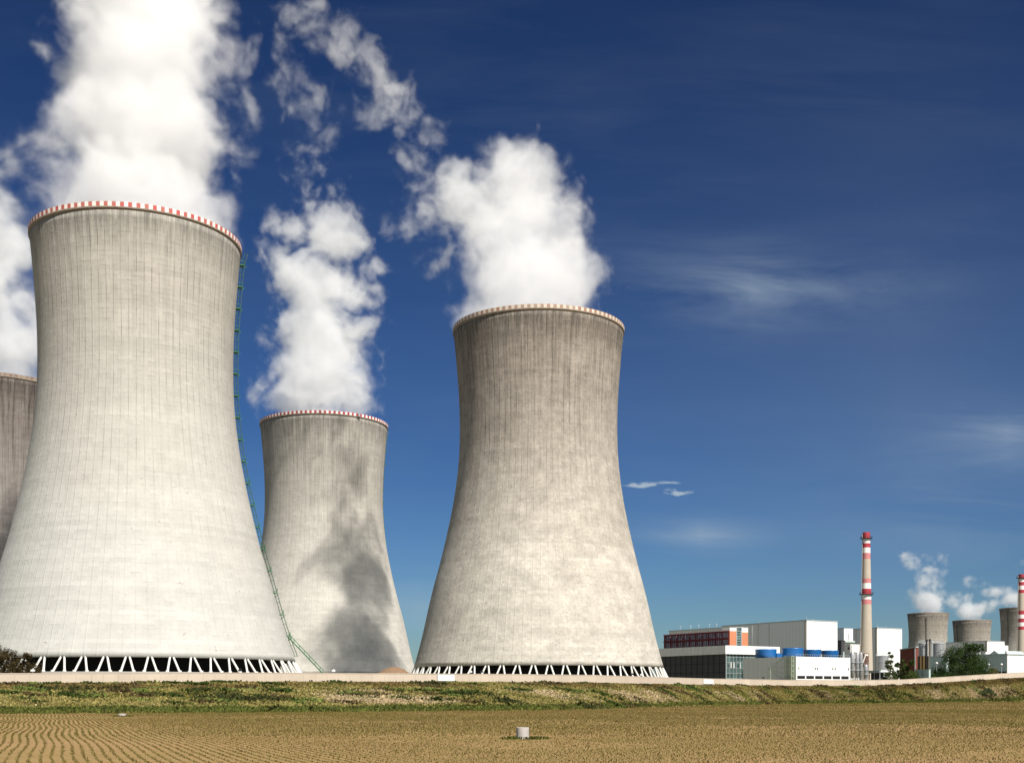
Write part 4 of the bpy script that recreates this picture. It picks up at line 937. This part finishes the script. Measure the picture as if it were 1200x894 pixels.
# ------------------------------------------------------------------ trees
def tree(xc, Yd, ybase, ytop, wpx, label, cols, lobes, name='tree', seed=1, trunk=.25, nleaf=9000, lsz=.32, g0=None, cat='tree', group=None):
    rg = np.random.default_rng(seed); p = P(xc, HZ, Yd); g0 = float(ground_z(p.x, p.y)) if g0 is None else g0
    root = empty(name, (p.x, p.y, g0), label, cat, group); Ht = EYE + (HZ - ytop) / F * Yd - g0; W = wpx / F * Yd / 2
    m = MB(); m.tube((0, 0, -.2), (0, 0, Ht * .45), trunk, trunk * .6, 8)
    cl = []
    for (lx, lz, lr) in lobes:
        for k in range(3): cl.append((lx * W + rg.normal(0, .1) * W, rg.normal(0, .35) * W, lz * Ht, lr * W * rg.uniform(.75, 1.1)))
    for (x_, y_, z_, r) in cl[::2]: m.tube((0, 0, Ht * .25), (x_, y_, z_), trunk * .4, .05, 5)
    m.build('trunk', M['bark'], root)
    # leaf sprays gathered on twig clusters
    per = nleaf // len(cl); V = []; Cc = []
    for (x_, y_, z_, r) in cl:
        nt_ = 34; d = rg.normal(0, 1, (nt_, 3)); d /= np.linalg.norm(d, axis=1)[:, None]; rr = r * rg.uniform(.45, 1.12, nt_)[:, None]
        tw = np.array([x_, y_, z_]) + d * rr * np.array([1, 1, .9]); tone = rg.uniform(0, 1, nt_)
        k = per // nt_; c0 = np.repeat(tw, k, 0) + rg.normal(0, r * .13, (nt_ * k, 3)); c0[:, 2] = np.maximum(c0[:, 2], .15)
        a = rg.normal(0, 1, c0.shape); a /= np.linalg.norm(a, axis=1)[:, None]; b_ = np.cross(a, rg.normal(0, 1, c0.shape)); b_ /= np.linalg.norm(b_, axis=1)[:, None]
        s_ = lsz * rg.uniform(.5, 1.2, (len(c0), 1)); V.append(np.stack([c0 - a * s_, c0 - b_ * s_ * .5, c0 + a * s_, c0 + b_ * s_ * .5], 1))
        tn = np.clip(np.repeat(tone, k) + rg.normal(0, .18, len(c0)), 0, 1)[:, None]
        Cc.append(np.repeat((1 - tn) * np.array(cols[0]) + tn * np.array(cols[1]), 4, 0))
    V = np.concatenate(V).reshape(-1, 3); np_mesh('crown', V, np.arange(len(V)).reshape(-1, 4), M['leaf'], np.concatenate(Cc), root)
    return root
DG = ((.018, .032, .010), (.055, .092, .02)); OL = ((.07, .07, .02), (.15, .14, .05)); BRN = ((.035, .028, .012), (.085, .06, .025))
tree(1127, 505, 0, 753.5, 60, 'big round dark green tree in front of the small distant tower', DG, [(0, .5, .5), (-.45, .38, .45), (.45, .48, .48), (.1, .75, .42), (-.15, .68, .38), (-.75, .2, .3), (.8, .3, .3), (0, .2, .5), (.4, .2, .4), (-.4, .15, .4), (.35, .85, .25)], seed=3, nleaf=26000, lsz=.30)
tree(1043, 500, 0, 763.5, 17, 'slim young tree with open ragged crown before the white hall', ((.03, .045, .015), (.08, .11, .03)), [(-.4, .3, .45), (.4, .36, .4), (.1, .5, .5), (-.35, .55, .3), (-.1, .68, .38), (.3, .7, .22), (.2, .86, .28), (-.05, .97, .14), (.6, .2, .3), (-.6, .18, .35), (0, .15, .6)], seed=5, nleaf=6000, lsz=.24, trunk=.15)
tree(1062, 503, 0, 770, 30, 'low bushy tree in front of the dark red brick block', ((.03, .05, .012), (.085, .12, .03)), [(-.6, .35, .45), (-.1, .6, .4), (.6, .3, .5), (0, .2, .6), (-.75, .72, .2), (.3, .8, .22), (-.35, .85, .15)], seed=6, nleaf=11000, lsz=.28, trunk=.15)
tree(1163, 512, 0, 779.5, 22, 'low olive brown bush at the foot of the round tree', OL, [(-.4, .35, .5), (.3, .4, .5), (0, .6, .4), (.8, .25, .3)], 'bush', 8, nleaf=6000, lsz=.22, trunk=.1, cat='bush')
tree(1108, 500, 0, 783, 30, 'dark low shrub at the left foot of the round tree', DG, [(-.6, .3, .4), (0, .4, .5), (.5, .4, .5)], 'bush', 9, nleaf=5000, lsz=.22, trunk=.1, cat='bush')
tree(4, 262, 0, 752, 56, 'dark brown leaved shrub at the left edge, tallest of its thicket', BRN, [(-.2, .5, .6), (-.5, .8, .35), (.3, .4, .5), (0, .2, .8), (.1, .7, .25)], 'shrub', 11, nleaf=9000, lsz=.17, trunk=.12, cat='shrub')
tree(31, 263, 0, 763, 40, 'dark brown leaved shrub right beside the first white tower legs', BRN, [(-.3, .6, .4), (.1, .5, .5), (.55, .35, .4), (0, .2, .8), (-.5, .3, .5), (-.05, .85, .2)], 'shrub', 12, nleaf=9000, lsz=.16, trunk=.12, cat='shrub')
# sapling on the bank near the right
Yb = 478; pb = P(1156, HZ, Yb)
tree(1156, Yb, 0, 806.5, 22, 'small dark green sapling on the grassy bank near the right edge', ((.03, .05, .02), (.07, .11, .04)), [(-.1, .6, .35), (-.55, .5, .3), (.5, .62, .3), (.15, .85, .25), (.7, .35, .2), (-.3, .3, .2)], 'sapling', 14, nleaf=2600, lsz=.2, trunk=.12, cat='sapling')
